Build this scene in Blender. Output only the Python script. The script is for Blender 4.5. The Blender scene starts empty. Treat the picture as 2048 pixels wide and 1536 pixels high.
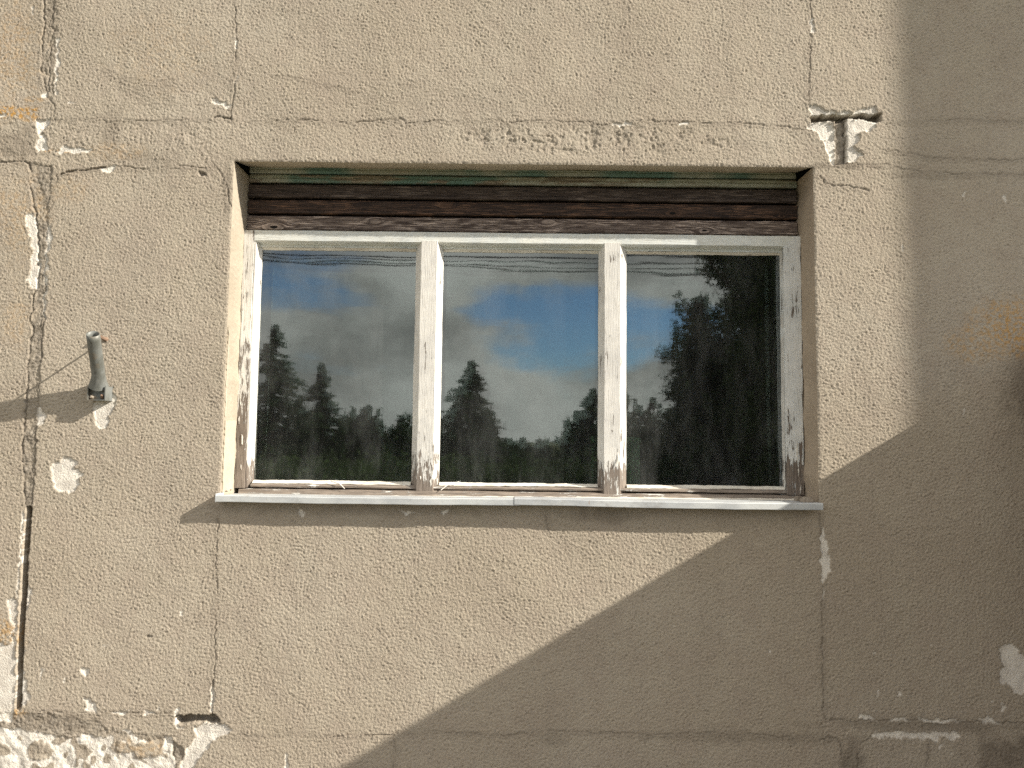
import bpy, math, random
import numpy as np
from mathutils import Vector, Matrix

sc = bpy.context.scene
COL = sc.collection
random.seed(7)
RNG = np.random.default_rng(11)
PI = math.pi

# ------------------------------------------------------------------ camera
F = 1500.0                                   # focal length in pixels of a 2048 px wide picture
PITCH, ROLL, YAW = math.radians(4.25), math.radians(0.7), math.radians(-0.25)
CAM = Vector((0.0, -2.74, 1.6))
_fw = Vector((math.sin(YAW) * math.cos(PITCH), math.cos(YAW) * math.cos(PITCH), math.sin(PITCH)))
_rt = Vector((math.cos(YAW), -math.sin(YAW), 0.0))
_up = _rt.cross(_fw)
RT = _rt * math.cos(ROLL) + _up * math.sin(ROLL)
UP = _up * math.cos(ROLL) - _rt * math.sin(ROLL)
cam_d = bpy.data.cameras.new('camera')
cam_d.sensor_width = 36.0
cam_d.lens = 36.0 * F / 2048.0
cam_d.clip_start = 0.05
cam_d.clip_end = 5000.0
cam = bpy.data.objects.new('camera', cam_d)
COL.objects.link(cam)
m3 = Matrix((RT, UP, -_fw)).transposed()
cam.matrix_world = Matrix.Translation(CAM) @ m3.to_4x4()
sc.camera = cam

# ------------------------------------------------------------------ light
SUN_L = Vector((-3.1, 1.0, -1.86)).normalized()        # direction the sunlight travels
sun_elev = math.asin(-SUN_L.z)
sun_az = math.atan2(-SUN_L.x, -SUN_L.y)                # clockwise from +Y
SUN_STRENGTH = 5.0
SKY_STRENGTH = 0.13
EXPOSURE = 0.75
CLOUD = (5.7, 5.3, 4.75)

world = bpy.data.worlds.new('World')
sc.world = world
world.use_nodes = True
wn = world.node_tree
wn.nodes.clear()


def N(nt, kind, ins=None, **props):
    n = nt.nodes.new(kind)
    for k, v in props.items():
        setattr(n, k, v)
    for k, v in (ins or {}).items():
        s = n.inputs[k]
        if isinstance(v, bpy.types.NodeSocket):
            nt.links.new(v, s)
        elif isinstance(v, bpy.types.Node):
            nt.links.new(v.outputs[0], s)
        else:
            s.default_value = v
    return n


def mth(nt, op, a, b=0.0, c=None, clamp=False):
    ins = {0: a, 1: b}
    if c is not None:
        ins[2] = c
    return N(nt, 'ShaderNodeMath', ins, operation=op, use_clamp=clamp).outputs[0]


def ramp(nt, fac, lo, hi, a=0.0, b=1.0):
    return N(nt, 'ShaderNodeMapRange', {'Value': fac, 'From Min': lo, 'From Max': hi, 'To Min': a, 'To Max': b},
             interpolation_type='SMOOTHSTEP').outputs[0]


def mixc(nt, fac, a, b, blend='MIX'):
    n = N(nt, 'ShaderNodeMix', data_type='RGBA', blend_type=blend)
    for sock, v in ((n.inputs[0], fac), (n.inputs[6], a), (n.inputs[7], b)):
        if isinstance(v, bpy.types.NodeSocket):
            nt.links.new(v, sock)
        elif isinstance(v, tuple):
            sock.default_value = (*v[:3], 1.0)
        else:
            sock.default_value = v
    return n.outputs[2]


def noise(nt, vec, scale, detail=3.0, rough=0.5, stretch=None, dist=0.0, loc=(0, 0, 0), out=0):
    if stretch is not None or loc != (0, 0, 0):
        vec = N(nt, 'ShaderNodeMapping', {'Vector': vec, 'Scale': stretch or (1, 1, 1), 'Location': loc}).outputs[0]
    return N(nt, 'ShaderNodeTexNoise', {'Vector': vec, 'Scale': scale, 'Detail': detail, 'Roughness': rough,
                                        'Distortion': dist}).outputs[out]


tc = N(wn, 'ShaderNodeTexCoord')
sky = N(wn, 'ShaderNodeTexSky', sky_type='NISHITA', sun_disc=False, sun_elevation=sun_elev, sun_rotation=sun_az,
        altitude=100.0, air_density=1.0, dust_density=0.2, ozone_density=4.0)
cl = noise(wn, tc.outputs['Generated'], 2.6, 7.0, 0.55, stretch=(1.0, 1.0, 2.3), dist=0.25, loc=(5.21, 9.44, 15.23))
cl2 = noise(wn, tc.outputs['Generated'], 4.5, 5.0, 0.6, stretch=(1.0, 1.0, 1.8), loc=(9.0, 2.0, 5.0))
cmask = ramp(wn, cl, 0.355, 0.47)
cshade = ramp(wn, cl2, 0.32, 0.66, 0.55, 1.22)
ccol = N(wn, 'ShaderNodeVectorMath', {0: CLOUD, 'Scale': cshade}, operation='SCALE').outputs[0]
skymix = mixc(wn, cmask, sky.outputs[0], ccol)
bg = N(wn, 'ShaderNodeBackground', {'Color': skymix, 'Strength': SKY_STRENGTH})
wo = N(wn, 'ShaderNodeOutputWorld', {'Surface': bg})

sun_d = bpy.data.lights.new('sun', 'SUN')
sun_d.energy = SUN_STRENGTH
sun_d.angle = math.radians(0.55)
sun_d.color = (1.0, 0.93, 0.82)
sun = bpy.data.objects.new('sun', sun_d)
COL.objects.link(sun)
sun.location = (8, -4, 8)
sun.rotation_euler = SUN_L.to_track_quat('-Z', 'Y').to_euler()

sc.view_settings.view_transform = 'Standard'
sc.view_settings.look = 'None'
sc.view_settings.gamma = 1.0
sc.view_settings.use_curve_mapping = False
sc.view_settings.exposure = EXPOSURE
sc.cycles.use_denoising = False
sc.cycles.max_bounces = 8
sc.cycles.transparent_max_bounces = 16


# ------------------------------------------------------------------ measuring
def P(px, py, Y=0.0):
    """the point of the plane y=Y seen at a pixel of the photograph: (x, z)"""
    d = _fw + RT * ((px - 1024) / F) - UP * ((py - 768) / F)
    t = (Y - CAM.y) / d.y
    return CAM.x + d.x * t, CAM.z + d.z * t


def Pa(a, Y=0.0):
    return [P(x, y, Y) for x, y in a]


GLASS_Y = 0.178


def mirror_at(px, py, dist):
    """where a thing stands whose mirror image shows at a pixel of the glass, at a horizontal distance from the glass"""
    d = _fw + RT * ((px - 1024) / F) - UP * ((py - 768) / F)
    t = (dist + GLASS_Y - CAM.y) / d.y
    return CAM.x + d.x * t, GLASS_Y - dist, CAM.z + d.z * t


# ------------------------------------------------------------------ objects
def tag(o, label=None, cat=None, group=None, kind=None):
    if label: o['label'] = label
    if cat: o['category'] = cat
    if group: o['group'] = group
    if kind: o['kind'] = kind
    return o


def empty(name, loc=(0, 0, 0)):
    o = bpy.data.objects.new(name, None)
    o.empty_display_size = 0.1
    o.location = loc
    COL.objects.link(o)
    return o


def mesh_obj(name, verts, faces, mat, parent=None, smooth=False, origin=None):
    """verts in world space; stored relative to the origin (or to the parent's location)"""
    me = bpy.data.meshes.new(name)
    org = Vector(origin) if origin is not None else (Vector(parent['_org']) if parent is not None and '_org' in parent else Vector((0, 0, 0)))
    V = np.asarray(verts, dtype=np.float64) - np.array(org)
    me.from_pydata(V.tolist(), [], [list(f) for f in faces])
    if smooth:
        me.polygons.foreach_set('use_smooth', [True] * len(me.polygons))
    if mat is not None:
        me.materials.append(mat)
    me.update()
    o = bpy.data.objects.new(name, me)
    COL.objects.link(o)
    if parent is not None:
        o.parent = parent
    elif origin is not None:
        o.location = origin
    return o


def root(name, loc, label, cat, group=None):
    o = empty(name, loc)
    o['_org'] = list(loc)
    tag(o, label, cat, group)
    return o


class MB:
    def __init__(s): s.v, s.f = [], []

    def add(s, v, f):
        n = len(s.v)
        s.v += [tuple(p) for p in v]
        s.f += [[i + n for i in q] for q in f]
        return s

    def box(s, x0, x1, y0, y1, z0, z1):
        v = [(x0, y0, z0), (x1, y0, z0), (x1, y1, z0), (x0, y1, z0), (x0, y0, z1), (x1, y0, z1), (x1, y1, z1), (x0, y1, z1)]
        return s.add(v, [(0, 3, 2, 1), (4, 5, 6, 7), (0, 1, 5, 4), (1, 2, 6, 5), (2, 3, 7, 6), (3, 0, 4, 7)])

    def tube(s, path, radii, n=16, inner=None, cap=True):
        rings = []
        prev = None
        for i, p in enumerate(path):
            p = Vector(p)
            d = (Vector(path[min(i + 1, len(path) - 1)]) - Vector(path[max(i - 1, 0)])).normalized()
            if prev is None:
                a = Vector((1, 0, 0)) if abs(d.x) < 0.8 else Vector((0, 0, 1))
            else:
                a = prev
            a = (a - d * a.dot(d)).normalized()
            b = d.cross(a)
            prev = a
            r = radii[i] if isinstance(radii, (list, tuple)) else radii
            rings.append([p + (a * math.cos(2 * PI * k / n) + b * math.sin(2 * PI * k / n)) * r for k in range(n)])
        v = [q for r_ in rings for q in r_]
        f = []
        for i in range(len(rings) - 1):
            for k in range(n):
                k2 = (k + 1) % n
                f.append((i * n + k, i * n + k2, (i + 1) * n + k2, (i + 1) * n + k))
        if cap:
            f.append(tuple(range(n))[::-1])
            f.append(tuple((len(rings) - 1) * n + k for k in range(n)))
        return s.add(v, f)

    def build(s, name, mat, parent=None, smooth=False, origin=None):
        return mesh_obj(name, s.v, s.f, mat, parent, smooth, origin)


# ------------------------------------------------------------------ materials
def new_mat(name):
    m = bpy.data.materials.new(name)
    m.use_nodes = True
    nt = m.node_tree
    nt.nodes.clear()
    return m, nt


def finish(nt, color, rough=0.9, height=None, hscale=0.001, bump=1.0, metallic=0.0, spec=0.3, normal=None):
    b = N(nt, 'ShaderNodeBsdfPrincipled', {'Roughness': rough, 'Metallic': metallic, 'Specular IOR Level': spec})
    if isinstance(color, tuple):
        b.inputs['Base Color'].default_value = (*color[:3], 1)
    else:
        nt.links.new(color, b.inputs['Base Color'])
    if height is not None:
        bn = N(nt, 'ShaderNodeBump', {'Height': height, 'Distance': hscale, 'Strength': bump})
        nt.links.new(bn.outputs[0], b.inputs['Normal'])
    N(nt, 'ShaderNodeOutputMaterial', {'Surface': b})


def objco(nt):
    return N(nt, 'ShaderNodeTexCoord').outputs['Object']


def attr(nt, name):
    return N(nt, 'ShaderNodeAttribute', attribute_name=name).outputs['Fac']


def stucco_material():
    m, nt = new_mat('stucco')
    co = objco(nt)
    macro = noise(nt, co, 1.3, 4, 0.6)
    mid = noise(nt, co, 9.0, 4, 0.65, loc=(4, 2, 1))
    fine = noise(nt, co, 150.0, 2, 0.6)
    c = mixc(nt, ramp(nt, macro, 0.3, 0.7), (0.400, 0.347, 0.272), (0.440, 0.391, 0.317))
    c = mixc(nt, ramp(nt, mid, 0.35, 0.72, 0.0, 0.55), c, (0.375, 0.315, 0.255))
    c = mixc(nt, ramp(nt, fine, 0.52, 0.75, 0.0, 0.50), c, (0.55, 0.49, 0.385))
    c = mixc(nt, ramp(nt, fine, 0.45, 0.25, 0.0, 0.55), c, (0.24, 0.20, 0.155))
    # sunk pores of the render are coloured darker
    c = mixc(nt, mth(nt, 'MULTIPLY', attr(nt, 'pore'), 0.38), c, (0.17, 0.14, 0.105))
    # rain-washed streaks and grey weathering
    rs = noise(nt, co, 3.0, 5, 0.7, stretch=(3.2, 1, 0.45), loc=(2, 6, 4))
    c = mixc(nt, ramp(nt, rs, 0.50, 0.72, 0.0, 0.22), c, (0.29, 0.25, 0.205))
    gw = noise(nt, co, 2.1, 6, 0.75, loc=(12, 6, 4))
    c = mixc(nt, ramp(nt, gw, 0.50, 0.68, 0.0, 0.22), c, (0.33, 0.275, 0.225))
    # dirt
    dn = noise(nt, co, 22.0, 5, 0.7, loc=(7, 7, 7))
    d = mth(nt, 'MULTIPLY', attr(nt, 'dirt'), ramp(nt, dn, 0.25, 0.6, 0.45, 1.0), clamp=True)
    c = mixc(nt, d, c, (0.155, 0.128, 0.100))
    # lichen
    ln = noise(nt, co, 60.0, 4, 0.7, loc=(1, 8, 3))
    l = mth(nt, 'MULTIPLY', attr(nt, 'lichen'), ramp(nt, ln, 0.42, 0.6), clamp=True)
    c = mixc(nt, l, c, (0.50, 0.27, 0.060))
    # bare mortar
    rn = noise(nt, co, 35.0, 5, 0.7, loc=(3, 3, 8))
    cm = mixc(nt, ramp(nt, rn, 0.35, 0.65), (0.17, 0.145, 0.115), (0.36, 0.32, 0.265))
    c = mixc(nt, attr(nt, 'mortar'), c, cm)
    # white plaster under the render
    wn1 = noise(nt, co, 16.0, 5, 0.65, loc=(5, 1, 8))
    wn2 = noise(nt, co, 120.0, 3, 0.6, loc=(5, 1, 2))
    cw = mixc(nt, ramp(nt, wn1, 0.35, 0.65), (0.80, 0.76, 0.68), (0.60, 0.56, 0.50))
    cw = mixc(nt, ramp(nt, wn2, 0.60, 0.75, 0, 0.5), cw, (0.35, 0.31, 0.26))
    c = mixc(nt, attr(nt, 'white'), c, cw)
    # hollow of the panel joint
    c = mixc(nt, attr(nt, 'hollow'), c, (0.085, 0.07, 0.058))
    h = mth(nt, 'ADD', mth(nt, 'MULTIPLY', fine, 1.0), mth(nt, 'MULTIPLY', noise(nt, co, 260.0, 2, 0.5), 0.8))
    finish(nt, c, 0.95, h, 0.0026, 0.9, spec=0.12)
    return m


def plaster_material(name, a, b, scale=1.0):
    m, nt = new_mat(name)
    co = objco(nt)
    n1 = noise(nt, co, 7.0 * scale, 5, 0.6)
    n2 = noise(nt, co, 90.0 * scale, 3, 0.6, loc=(2, 5, 1))
    n3 = noise(nt, co, 26.0, 4, 0.7, loc=(2, 9, 1))
    c = mixc(nt, ramp(nt, n1, 0.3, 0.7), a, b)
    c = mixc(nt, ramp(nt, n2, 0.55, 0.8, 0, 0.4), c, tuple(x * 0.55 for x in a))
    c = mixc(nt, ramp(nt, n3, 0.62, 0.72, 0, 0.35), c, (0.62, 0.57, 0.48))
    finish(nt, c, 0.93, mth(nt, 'ADD', n2, n3), 0.0016, 0.7, spec=0.12)
    return m


def painted_wood(name, axis, peel_lo, peel_hi, paint=(0.74, 0.72, 0.67), paint2=(0.62, 0.605, 0.57),
                 wood=(0.265, 0.222, 0.185), wood2=(0.15, 0.122, 0.10), grad=None):
    """white oil paint that cracks along the grain; grad=(z0, z1, gain): more peeling towards z0"""
    m, nt = new_mat(name)
    co = objco(nt)
    st = {'x': (0.055, 1, 1), 'z': (1, 1, 0.055)}[axis]
    st2 = {'x': (0.16, 1, 1), 'z': (1, 1, 0.16)}[axis]
    g = noise(nt, co, 210.0, 4, 0.6, stretch=st, dist=0.6)
    g2 = noise(nt, co, 80.0, 5, 0.7, stretch=st2, dist=0.4, loc=(3, 1, 4))
    big = noise(nt, co, 9.0, 4, 0.6, loc=(6, 2, 6))
    val = mth(nt, 'ADD', mth(nt, 'MULTIPLY', g2, 0.6), mth(nt, 'ADD', mth(nt, 'MULTIPLY', g, 0.22), mth(nt, 'MULTIPLY', big, 0.35)))
    if grad:
        z = N(nt, 'ShaderNodeSeparateXYZ', {0: co}).outputs[2]
        val = mth(nt, 'ADD', val, N(nt, 'ShaderNodeMapRange', {'Value': z, 'From Min': grad[0], 'From Max': grad[1], 'To Min': grad[2], 'To Max': 0.0}).outputs[0])
    bare = ramp(nt, val, peel_lo, peel_hi)
    cp = mixc(nt, ramp(nt, big, 0.35, 0.65), paint, paint2)
    cp = mixc(nt, ramp(nt, g, 0.55, 0.8, 0, 0.55), cp, (0.42, 0.38, 0.32))
    cwd = mixc(nt, ramp(nt, g, 0.35, 0.65), wood, wood2)
    hair = noise(nt, co, 420.0, 2, 0.6, stretch=st, dist=1.2, loc=(9, 9, 2))
    cp = mixc(nt, ramp(nt, hair, 0.58, 0.72, 0, 0.55), cp, (0.30, 0.26, 0.215))
    c = mixc(nt, bare, cp, cwd)
    edge = mth(nt, 'MULTIPLY', ramp(nt, val, peel_lo - 0.02, peel_lo), ramp(nt, val, peel_hi + 0.015, peel_hi))
    c = mixc(nt, mth(nt, 'MULTIPLY', edge, 0.3), c, (0.10, 0.08, 0.06))
    h = mth(nt, 'SUBTRACT', mth(nt, 'MULTIPLY', g, 0.8), mth(nt, 'ADD', mth(nt, 'MULTIPLY', bare, 0.8), mth(nt, 'MULTIPLY', hair, 0.3)))
    finish(nt, c, 0.62, h, 0.0022, 0.9, spec=0.3)
    return m


def plank_material(name, dark, mid, light, paint=None, amount=0.0, seed=0.0, knots=()):
    m, nt = new_mat(name)
    co = objco(nt)
    sep = N(nt, 'ShaderNodeSeparateXYZ', {0: co})
    x, z = sep.outputs[0], sep.outputs[2]
    zz, kn, hole = z, None, None
    for kx, kz, r, hl in knots:
        dx = mth(nt, 'MULTIPLY', mth(nt, 'SUBTRACT', x, kx), 0.42)
        dz = mth(nt, 'SUBTRACT', z, kz)
        rr = mth(nt, 'SQRT', mth(nt, 'ADD', mth(nt, 'MULTIPLY', dx, dx), mth(nt, 'MULTIPLY', dz, dz)))
        k = ramp(nt, rr, r * 2.4, 0.0)
        zz = mth(nt, 'ADD', zz, mth(nt, 'MULTIPLY', mth(nt, 'MULTIPLY', k, dz), -1.6))
        k1 = ramp(nt, rr, r, r * 0.55)
        kn = k1 if kn is None else mth(nt, 'MAXIMUM', kn, k1)
        if hl:
            h1 = ramp(nt, rr, r * 0.42, r * 0.32)
            hole = h1 if hole is None else mth(nt, 'MAXIMUM', hole, h1)
    v = N(nt, 'ShaderNodeCombineXYZ', {0: x, 1: seed, 2: zz}).outputs[0]
    g = noise(nt, v, 240.0, 4, 0.7, stretch=(0.05, 1, 1), dist=0.6)
    g2 = noise(nt, v, 75.0, 6, 0.7, stretch=(0.06, 1, 1), dist=0.9, loc=(4, 1, 2))
    big = noise(nt, v, 5.0, 4, 0.6, stretch=(1, 1, 4), loc=(1, 2, 1))
    c = mixc(nt, ramp(nt, g2, 0.35, 0.7), dark, mid)
    c = mixc(nt, mth(nt, 'MULTIPLY', ramp(nt, g, 0.46, 0.62), ramp(nt, big, 0.4, 0.62, 0.35, 1.0)), c, light)
    if paint:
        pm = mth(nt, 'ADD', mth(nt, 'MULTIPLY', g2, 0.35), mth(nt, 'ADD', mth(nt, 'MULTIPLY', big, 0.75), mth(nt, 'MULTIPLY', g, 0.15)))
        pb = noise(nt, v, 3.0, 3, 0.5, loc=(7, 7, 1))
        pc = mixc(nt, ramp(nt, pb, 0.42, 0.58), paint[0], paint[1])
        c = mixc(nt, ramp(nt, pm, amount + 0.05, amount - 0.05), c, pc)
    if kn is not None:
        c = mixc(nt, mth(nt, 'MULTIPLY', kn, ramp(nt, g2, 0.35, 0.6, 0.15, 0.65)), c, light)
        ring = ramp(nt, g, 0.4, 0.6)
        c = mixc(nt, mth(nt, 'MULTIPLY', mth(nt, 'MULTIPLY', kn, ring), 0.6), c, dark)
    if hole is not None:
        c = mixc(nt, hole, c, (0.008, 0.006, 0.005))
    finish(nt, c, 0.72, g, 0.0015, 0.9, spec=0.25)
    return m


def simple(name, col, rough=0.8, metallic=0.0, var=0.25, scale=20.0, bump=0.0, spec=0.3):
    m, nt = new_mat(name)
    co = objco(nt)
    n1 = noise(nt, co, scale, 5, 0.65)
    c = mixc(nt, ramp(nt, n1, 0.3, 0.7), tuple(x * (1 - var) for x in col), tuple(min(1, x * (1 + var)) for x in col))
    finish(nt, c, rough, n1 if bump else None, bump or 0.001, 0.8, metallic=metallic, spec=spec)
    return m


def glass_material(name, ior, dust=0.02, wav=1.0):
    m, nt = new_mat(name)
    co = objco(nt)
    w1 = noise(nt, co, 3.2, 2, 0.5, stretch=(0.5, 1, 1.6))
    w2 = noise(nt, co, 24.0, 2, 0.5, stretch=(0.18, 1, 1.2), loc=(2, 2, 2))
    w3 = noise(nt, co, 110.0, 2, 0.5, stretch=(1.0, 1, 0.10), loc=(5, 2, 2))
    h = mth(nt, 'ADD', mth(nt, 'MULTIPLY', w1, 0.14), mth(nt, 'ADD', mth(nt, 'MULTIPLY', w2, 0.007), mth(nt, 'MULTIPLY', w3, 0.004)))
    bn = N(nt, 'ShaderNodeBump', {'Height': h, 'Distance': 0.0035 * wav, 'Strength': 1.0})
    fr = N(nt, 'ShaderNodeFresnel', {'IOR': ior})
    gl = N(nt, 'ShaderNodeBsdfGlossy', {'Color': (0.84, 0.95, 0.98, 1), 'Roughness': 0.020, 'Normal': bn})
    tr = N(nt, 'ShaderNodeBsdfTransparent', {'Color': (0.86, 0.93, 0.90, 1)})
    s1 = N(nt, 'ShaderNodeMixShader', {0: fr, 1: tr, 2: gl})
    dn = noise(nt, co, 9.0, 6, 0.7, stretch=(1, 1, 0.35), loc=(1, 4, 2))
    sp = noise(nt, co, 260.0, 1, 0.5, loc=(4, 4, 4))
    sp = ramp(nt, sp, 0.79, 0.83, 0.0, 0.35)
    sm = noise(nt, co, 38.0, 4, 0.7, stretch=(1.2, 1, 0.08), loc=(8, 4, 6))
    zl = N(nt, 'ShaderNodeSeparateXYZ', {0: co}).outputs[2]
    low = ramp(nt, zl, 0.16, 0.03, 0.25, 1.0)
    du = mth(nt, 'ADD', mth(nt, 'ADD', ramp(nt, dn, 0.35, 0.8, dust * 0.3, dust * 2.2), mth(nt, 'MULTIPLY', ramp(nt, sm, 0.5, 0.75, 0.0, dust * 0.7), low)), sp)
    df = N(nt, 'ShaderNodeBsdfDiffuse', {'Color': (0.55, 0.56, 0.55, 1)})
    s2 = N(nt, 'ShaderNodeMixShader', {0: du, 1: s1, 2: df})
    N(nt, 'ShaderNodeOutputMaterial', {'Surface': s2})
    return m


def clear_material():
    m, nt = new_mat('glass_edge')
    tr = N(nt, 'ShaderNodeBsdfTransparent', {'Color': (0.93, 0.97, 0.95, 1)})
    N(nt, 'ShaderNodeOutputMaterial', {'Surface': tr})
    return m


M_STUCCO = stucco_material()
M_REVEAL = plaster_material('reveal_plaster', (0.36, 0.31, 0.24), (0.41, 0.36, 0.285))
M_REVEAL2 = plaster_material('reveal_plaster_grey', (0.36, 0.295, 0.225), (0.42, 0.35, 0.27))
M_SOFFIT = plaster_material('soffit_plaster', (0.50, 0.43, 0.32), (0.58, 0.51, 0.39))
M_BARE = plaster_material('bare_plaster', (0.44, 0.385, 0.30), (0.50, 0.44, 0.35))
M_PV = painted_wood('painted_wood_upright', 'z', 0.69, 0.72, grad=(0.0, 0.20, 0.23))
M_PVJ = painted_wood('painted_wood_jamb', 'z', 0.665, 0.70, grad=(0.0, 0.80, 0.22))
M_PVR = painted_wood('painted_wood_right_jamb', 'z', 0.66, 0.69, paint=(0.76, 0.77, 0.75), paint2=(0.64, 0.66, 0.65), grad=(0.0, 0.22, 0.20))
M_PH = painted_wood('painted_wood_head', 'x', 0.76, 0.80, paint=(0.74, 0.75, 0.70), paint2=(0.66, 0.69, 0.67))
M_PR = painted_wood('peeled_wood_rail', 'x', 0.49, 0.54, wood=(0.30, 0.25, 0.205), wood2=(0.17, 0.14, 0.115))
M_PUTTY = painted_wood('old_putty', 'x', 0.70, 0.74, paint=(0.80, 0.77, 0.68), paint2=(0.68, 0.63, 0.54))
M_GLASS = glass_material('window_glass', 2.5, 0.036, 1.0)
M_GLASS2 = glass_material('inner_glass', 1.62, 0.012, 1.2)
M_EDGE = clear_material()
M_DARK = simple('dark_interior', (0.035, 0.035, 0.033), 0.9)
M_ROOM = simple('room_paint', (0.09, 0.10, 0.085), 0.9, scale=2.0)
M_HOLLOW = simple('gap_shade', (0.03, 0.025, 0.02), 0.95)

# ------------------------------------------------------------------ the opening, measured on the wall plane
OX0, OX1 = -1.066, 1.104
OZ0, OZ1 = 1.372, 2.630
DF = 0.140                                   # set-back of the window frame

# ------------------------------------------------------------------ stuccoed wall as relief
S = 0.0036
FX0, FX1, FZ0, FZ1 = -2.06, 1.99, 0.36, 3.36
PN = 1200                                    # periodic noise tile, PN*S metres wide
fr1 = np.fft.fftfreq(PN, d=S)
KX, KZ = np.meshgrid(fr1, fr1)
KR = np.hypot(KX, KZ) + 1e-9


def band(wl, width=0.35, seed=0, aniso=1.0):
    """periodic noise around one wavelength (metres), rms 1"""
    r = np.random.default_rng(seed)
    kr = np.hypot(KX * aniso, KZ / aniso) + 1e-9
    sp = np.exp(-(np.log(kr * wl) / width) ** 2 / 2)
    f = np.fft.ifft2(np.fft.fft2(r.standard_normal((PN, PN))) * sp / kr ** 0.5).real
    return (f / f.std()).astype(np.float32)


def axis(lo, fx0, a, b, fx1, hi, fine, coarse):
    out = [np.linspace(lo, fx0, max(2, int((fx0 - lo) / coarse)), endpoint=False)]
    for p, q in ((fx0, a), (a, b), (b, fx1)):
        out.append(np.linspace(p, q, int(round((q - p) / fine)), endpoint=False))
    out.append(np.linspace(fx1, hi, int((hi - fx1) / coarse) + 1))
    return np.concatenate(out)


GX = axis(-4.6, FX0, OX0, OX1, FX1, 7.8, S, 0.045)
GZ = axis(-0.02, FZ0, OZ0, OZ1, FZ1, 5.6, S, 0.045)
X, Z = np.meshgrid(GX, GZ)                   # [row z, col x]
NZ, NX = X.shape


def samp(tile, ox=0.0, oz=0.0):
    u = (X + 10 + ox) / S
    v = (Z + 10 + oz) / S
    i, j = np.floor(u).astype(int), np.floor(v).astype(int)
    fu, fv = (u - i).astype(np.float32), (v - j).astype(np.float32)
    i0, i1, j0, j1 = i % PN, (i + 1) % PN, j % PN, (j + 1) % PN
    return (tile[j0, i0] * (1 - fu) * (1 - fv) + tile[j0, i1] * fu * (1 - fv) + tile[j1, i0] * (1 - fu) * fv + tile[j1, i1] * fu * fv)


def sst(x, a, b):
    t = np.clip((x - a) / (b - a), 0, 1)
    return t * t * (3 - 2 * t)


n_gr = samp(band(0.0112, 0.34, 1))
n_gr2 = samp(band(0.019, 0.35, 2), 1.1, 0.3)
n_mid = samp(band(0.070, 0.5, 3), 0.5, 2.0)
n_big = samp(band(0.55, 0.5, 4))
n_wx = samp(band(0.05, 0.5, 5)) * 0.0035 + samp(band(0.013, 0.4, 6), 2, 2) * 0.0016
n_wz = samp(band(0.05, 0.5, 7)) * 0.0035 + samp(band(0.013, 0.4, 8), 2, 2) * 0.0016
n_pat = samp(band(0.16, 0.5, 9))
XW, ZW = X + n_wx, Z + n_wz

grain = n_gr * 0.95 + n_gr2 * 0.35
grain = np.where(grain > 0, np.minimum(grain, 1.9), np.maximum(grain, -1.7) * 1.15)
amp = 0.00094 * (1.0 + 0.08 * np.clip(n_pat, -2, 2))
H = np.zeros_like(X)
smoothm = np.zeros_like(X)                   # 1 = no grain there
white = np.zeros_like(X); dirt = np.zeros_like(X); lichen = np.zeros_like(X)
mortar = np.zeros_like(X); hollow = np.zeros_like(X)


def window(pts, pad):
    xs = [p[0] for p in pts]; zs = [p[1] for p in pts]
    i0, i1 = np.searchsorted(GX, [min(xs) - pad, max(xs) + pad])
    j0, j1 = np.searchsorted(GZ, [min(zs) - pad, max(zs) + pad])
    return slice(j0, j1 + 1), slice(i0, i1 + 1)


def seg_dist(xx, zz, pts, closed=False):
    d = np.full(xx.shape, 1e9)
    n = len(pts)
    for k in range(n if closed else n - 1):
        (ax, az), (bx, bz) = pts[k], pts[(k + 1) % n]
        vx, vz = bx - ax, bz - az
        L = vx * vx + vz * vz + 1e-12
        t = np.clip(((xx - ax) * vx + (zz - az) * vz) / L, 0, 1)
        d = np.minimum(d, np.hypot(xx - ax - t * vx, zz - az - t * vz))
    return d


def inside(xx, zz, pts):
    c = np.zeros(xx.shape, bool)
    n = len(pts)
    for k in range(n):
        (ax, az), (bx, bz) = pts[k], pts[(k + 1) % n]
        if abs(bz - az) < 1e-9: continue
        c ^= ((az > zz) != (bz > zz)) & (xx < (bx - ax) * (zz - az) / (bz - az) + ax)
    return c


def jitter(pts, amt=0.003, step=0.035, seed=1):
    r = random.Random(seed)
    out = [pts[0]]
    for a, b in zip(pts, pts[1:]):
        L = math.hypot(b[0] - a[0], b[1] - a[1])
        n = max(1, int(L / step))
        for k in range(1, n + 1):
            t = k / n
            e = amt if k < n else 0
            out.append((a[0] + (b[0] - a[0]) * t + r.uniform(-e, e), a[1] + (b[1] - a[1]) * t + r.uniform(-e, e)))
    return out


def crack(px, w=0.0016, depth=0.004, dark=0.6, lip=0.0006, jit=0.003, seed=1, warp=1.0, breaks=0.0):
    """a crack or panel joint: polyline in photograph pixels"""
    pts = jitter(Pa(px), jit * 0.6, seed=seed)
    w, dark, depth = w * 0.42, dark * 0.62, depth * 0.7
    ws = window(pts, 0.05)
    d = seg_dist(X[ws] + n_wx[ws] * warp * 0.6, Z[ws] + n_wz[ws] * warp * 0.6, pts)
    ww = w * (1 + 0.5 * np.clip(n_mid[ws], -1.5, 1.5))
    k = 1 - sst(d, ww * 0.5, ww * 0.5 + S * 0.8)
    if breaks:
        k = k * sst(n_pat[ws] + 0.6 * n_mid[ws], -breaks - 0.3, -breaks + 0.3)
    H[ws] -= depth * k
    H[ws] += lip * np.exp(-((d - ww - 0.004) / 0.004) ** 2)
    smoothm[ws] = np.maximum(smoothm[ws], k)
    hollow[ws] = np.maximum(hollow[ws], dark * k)
    dirt[ws] = np.maximum(dirt[ws], 0.25 * np.exp(-(d / 0.012) ** 2))


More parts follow.
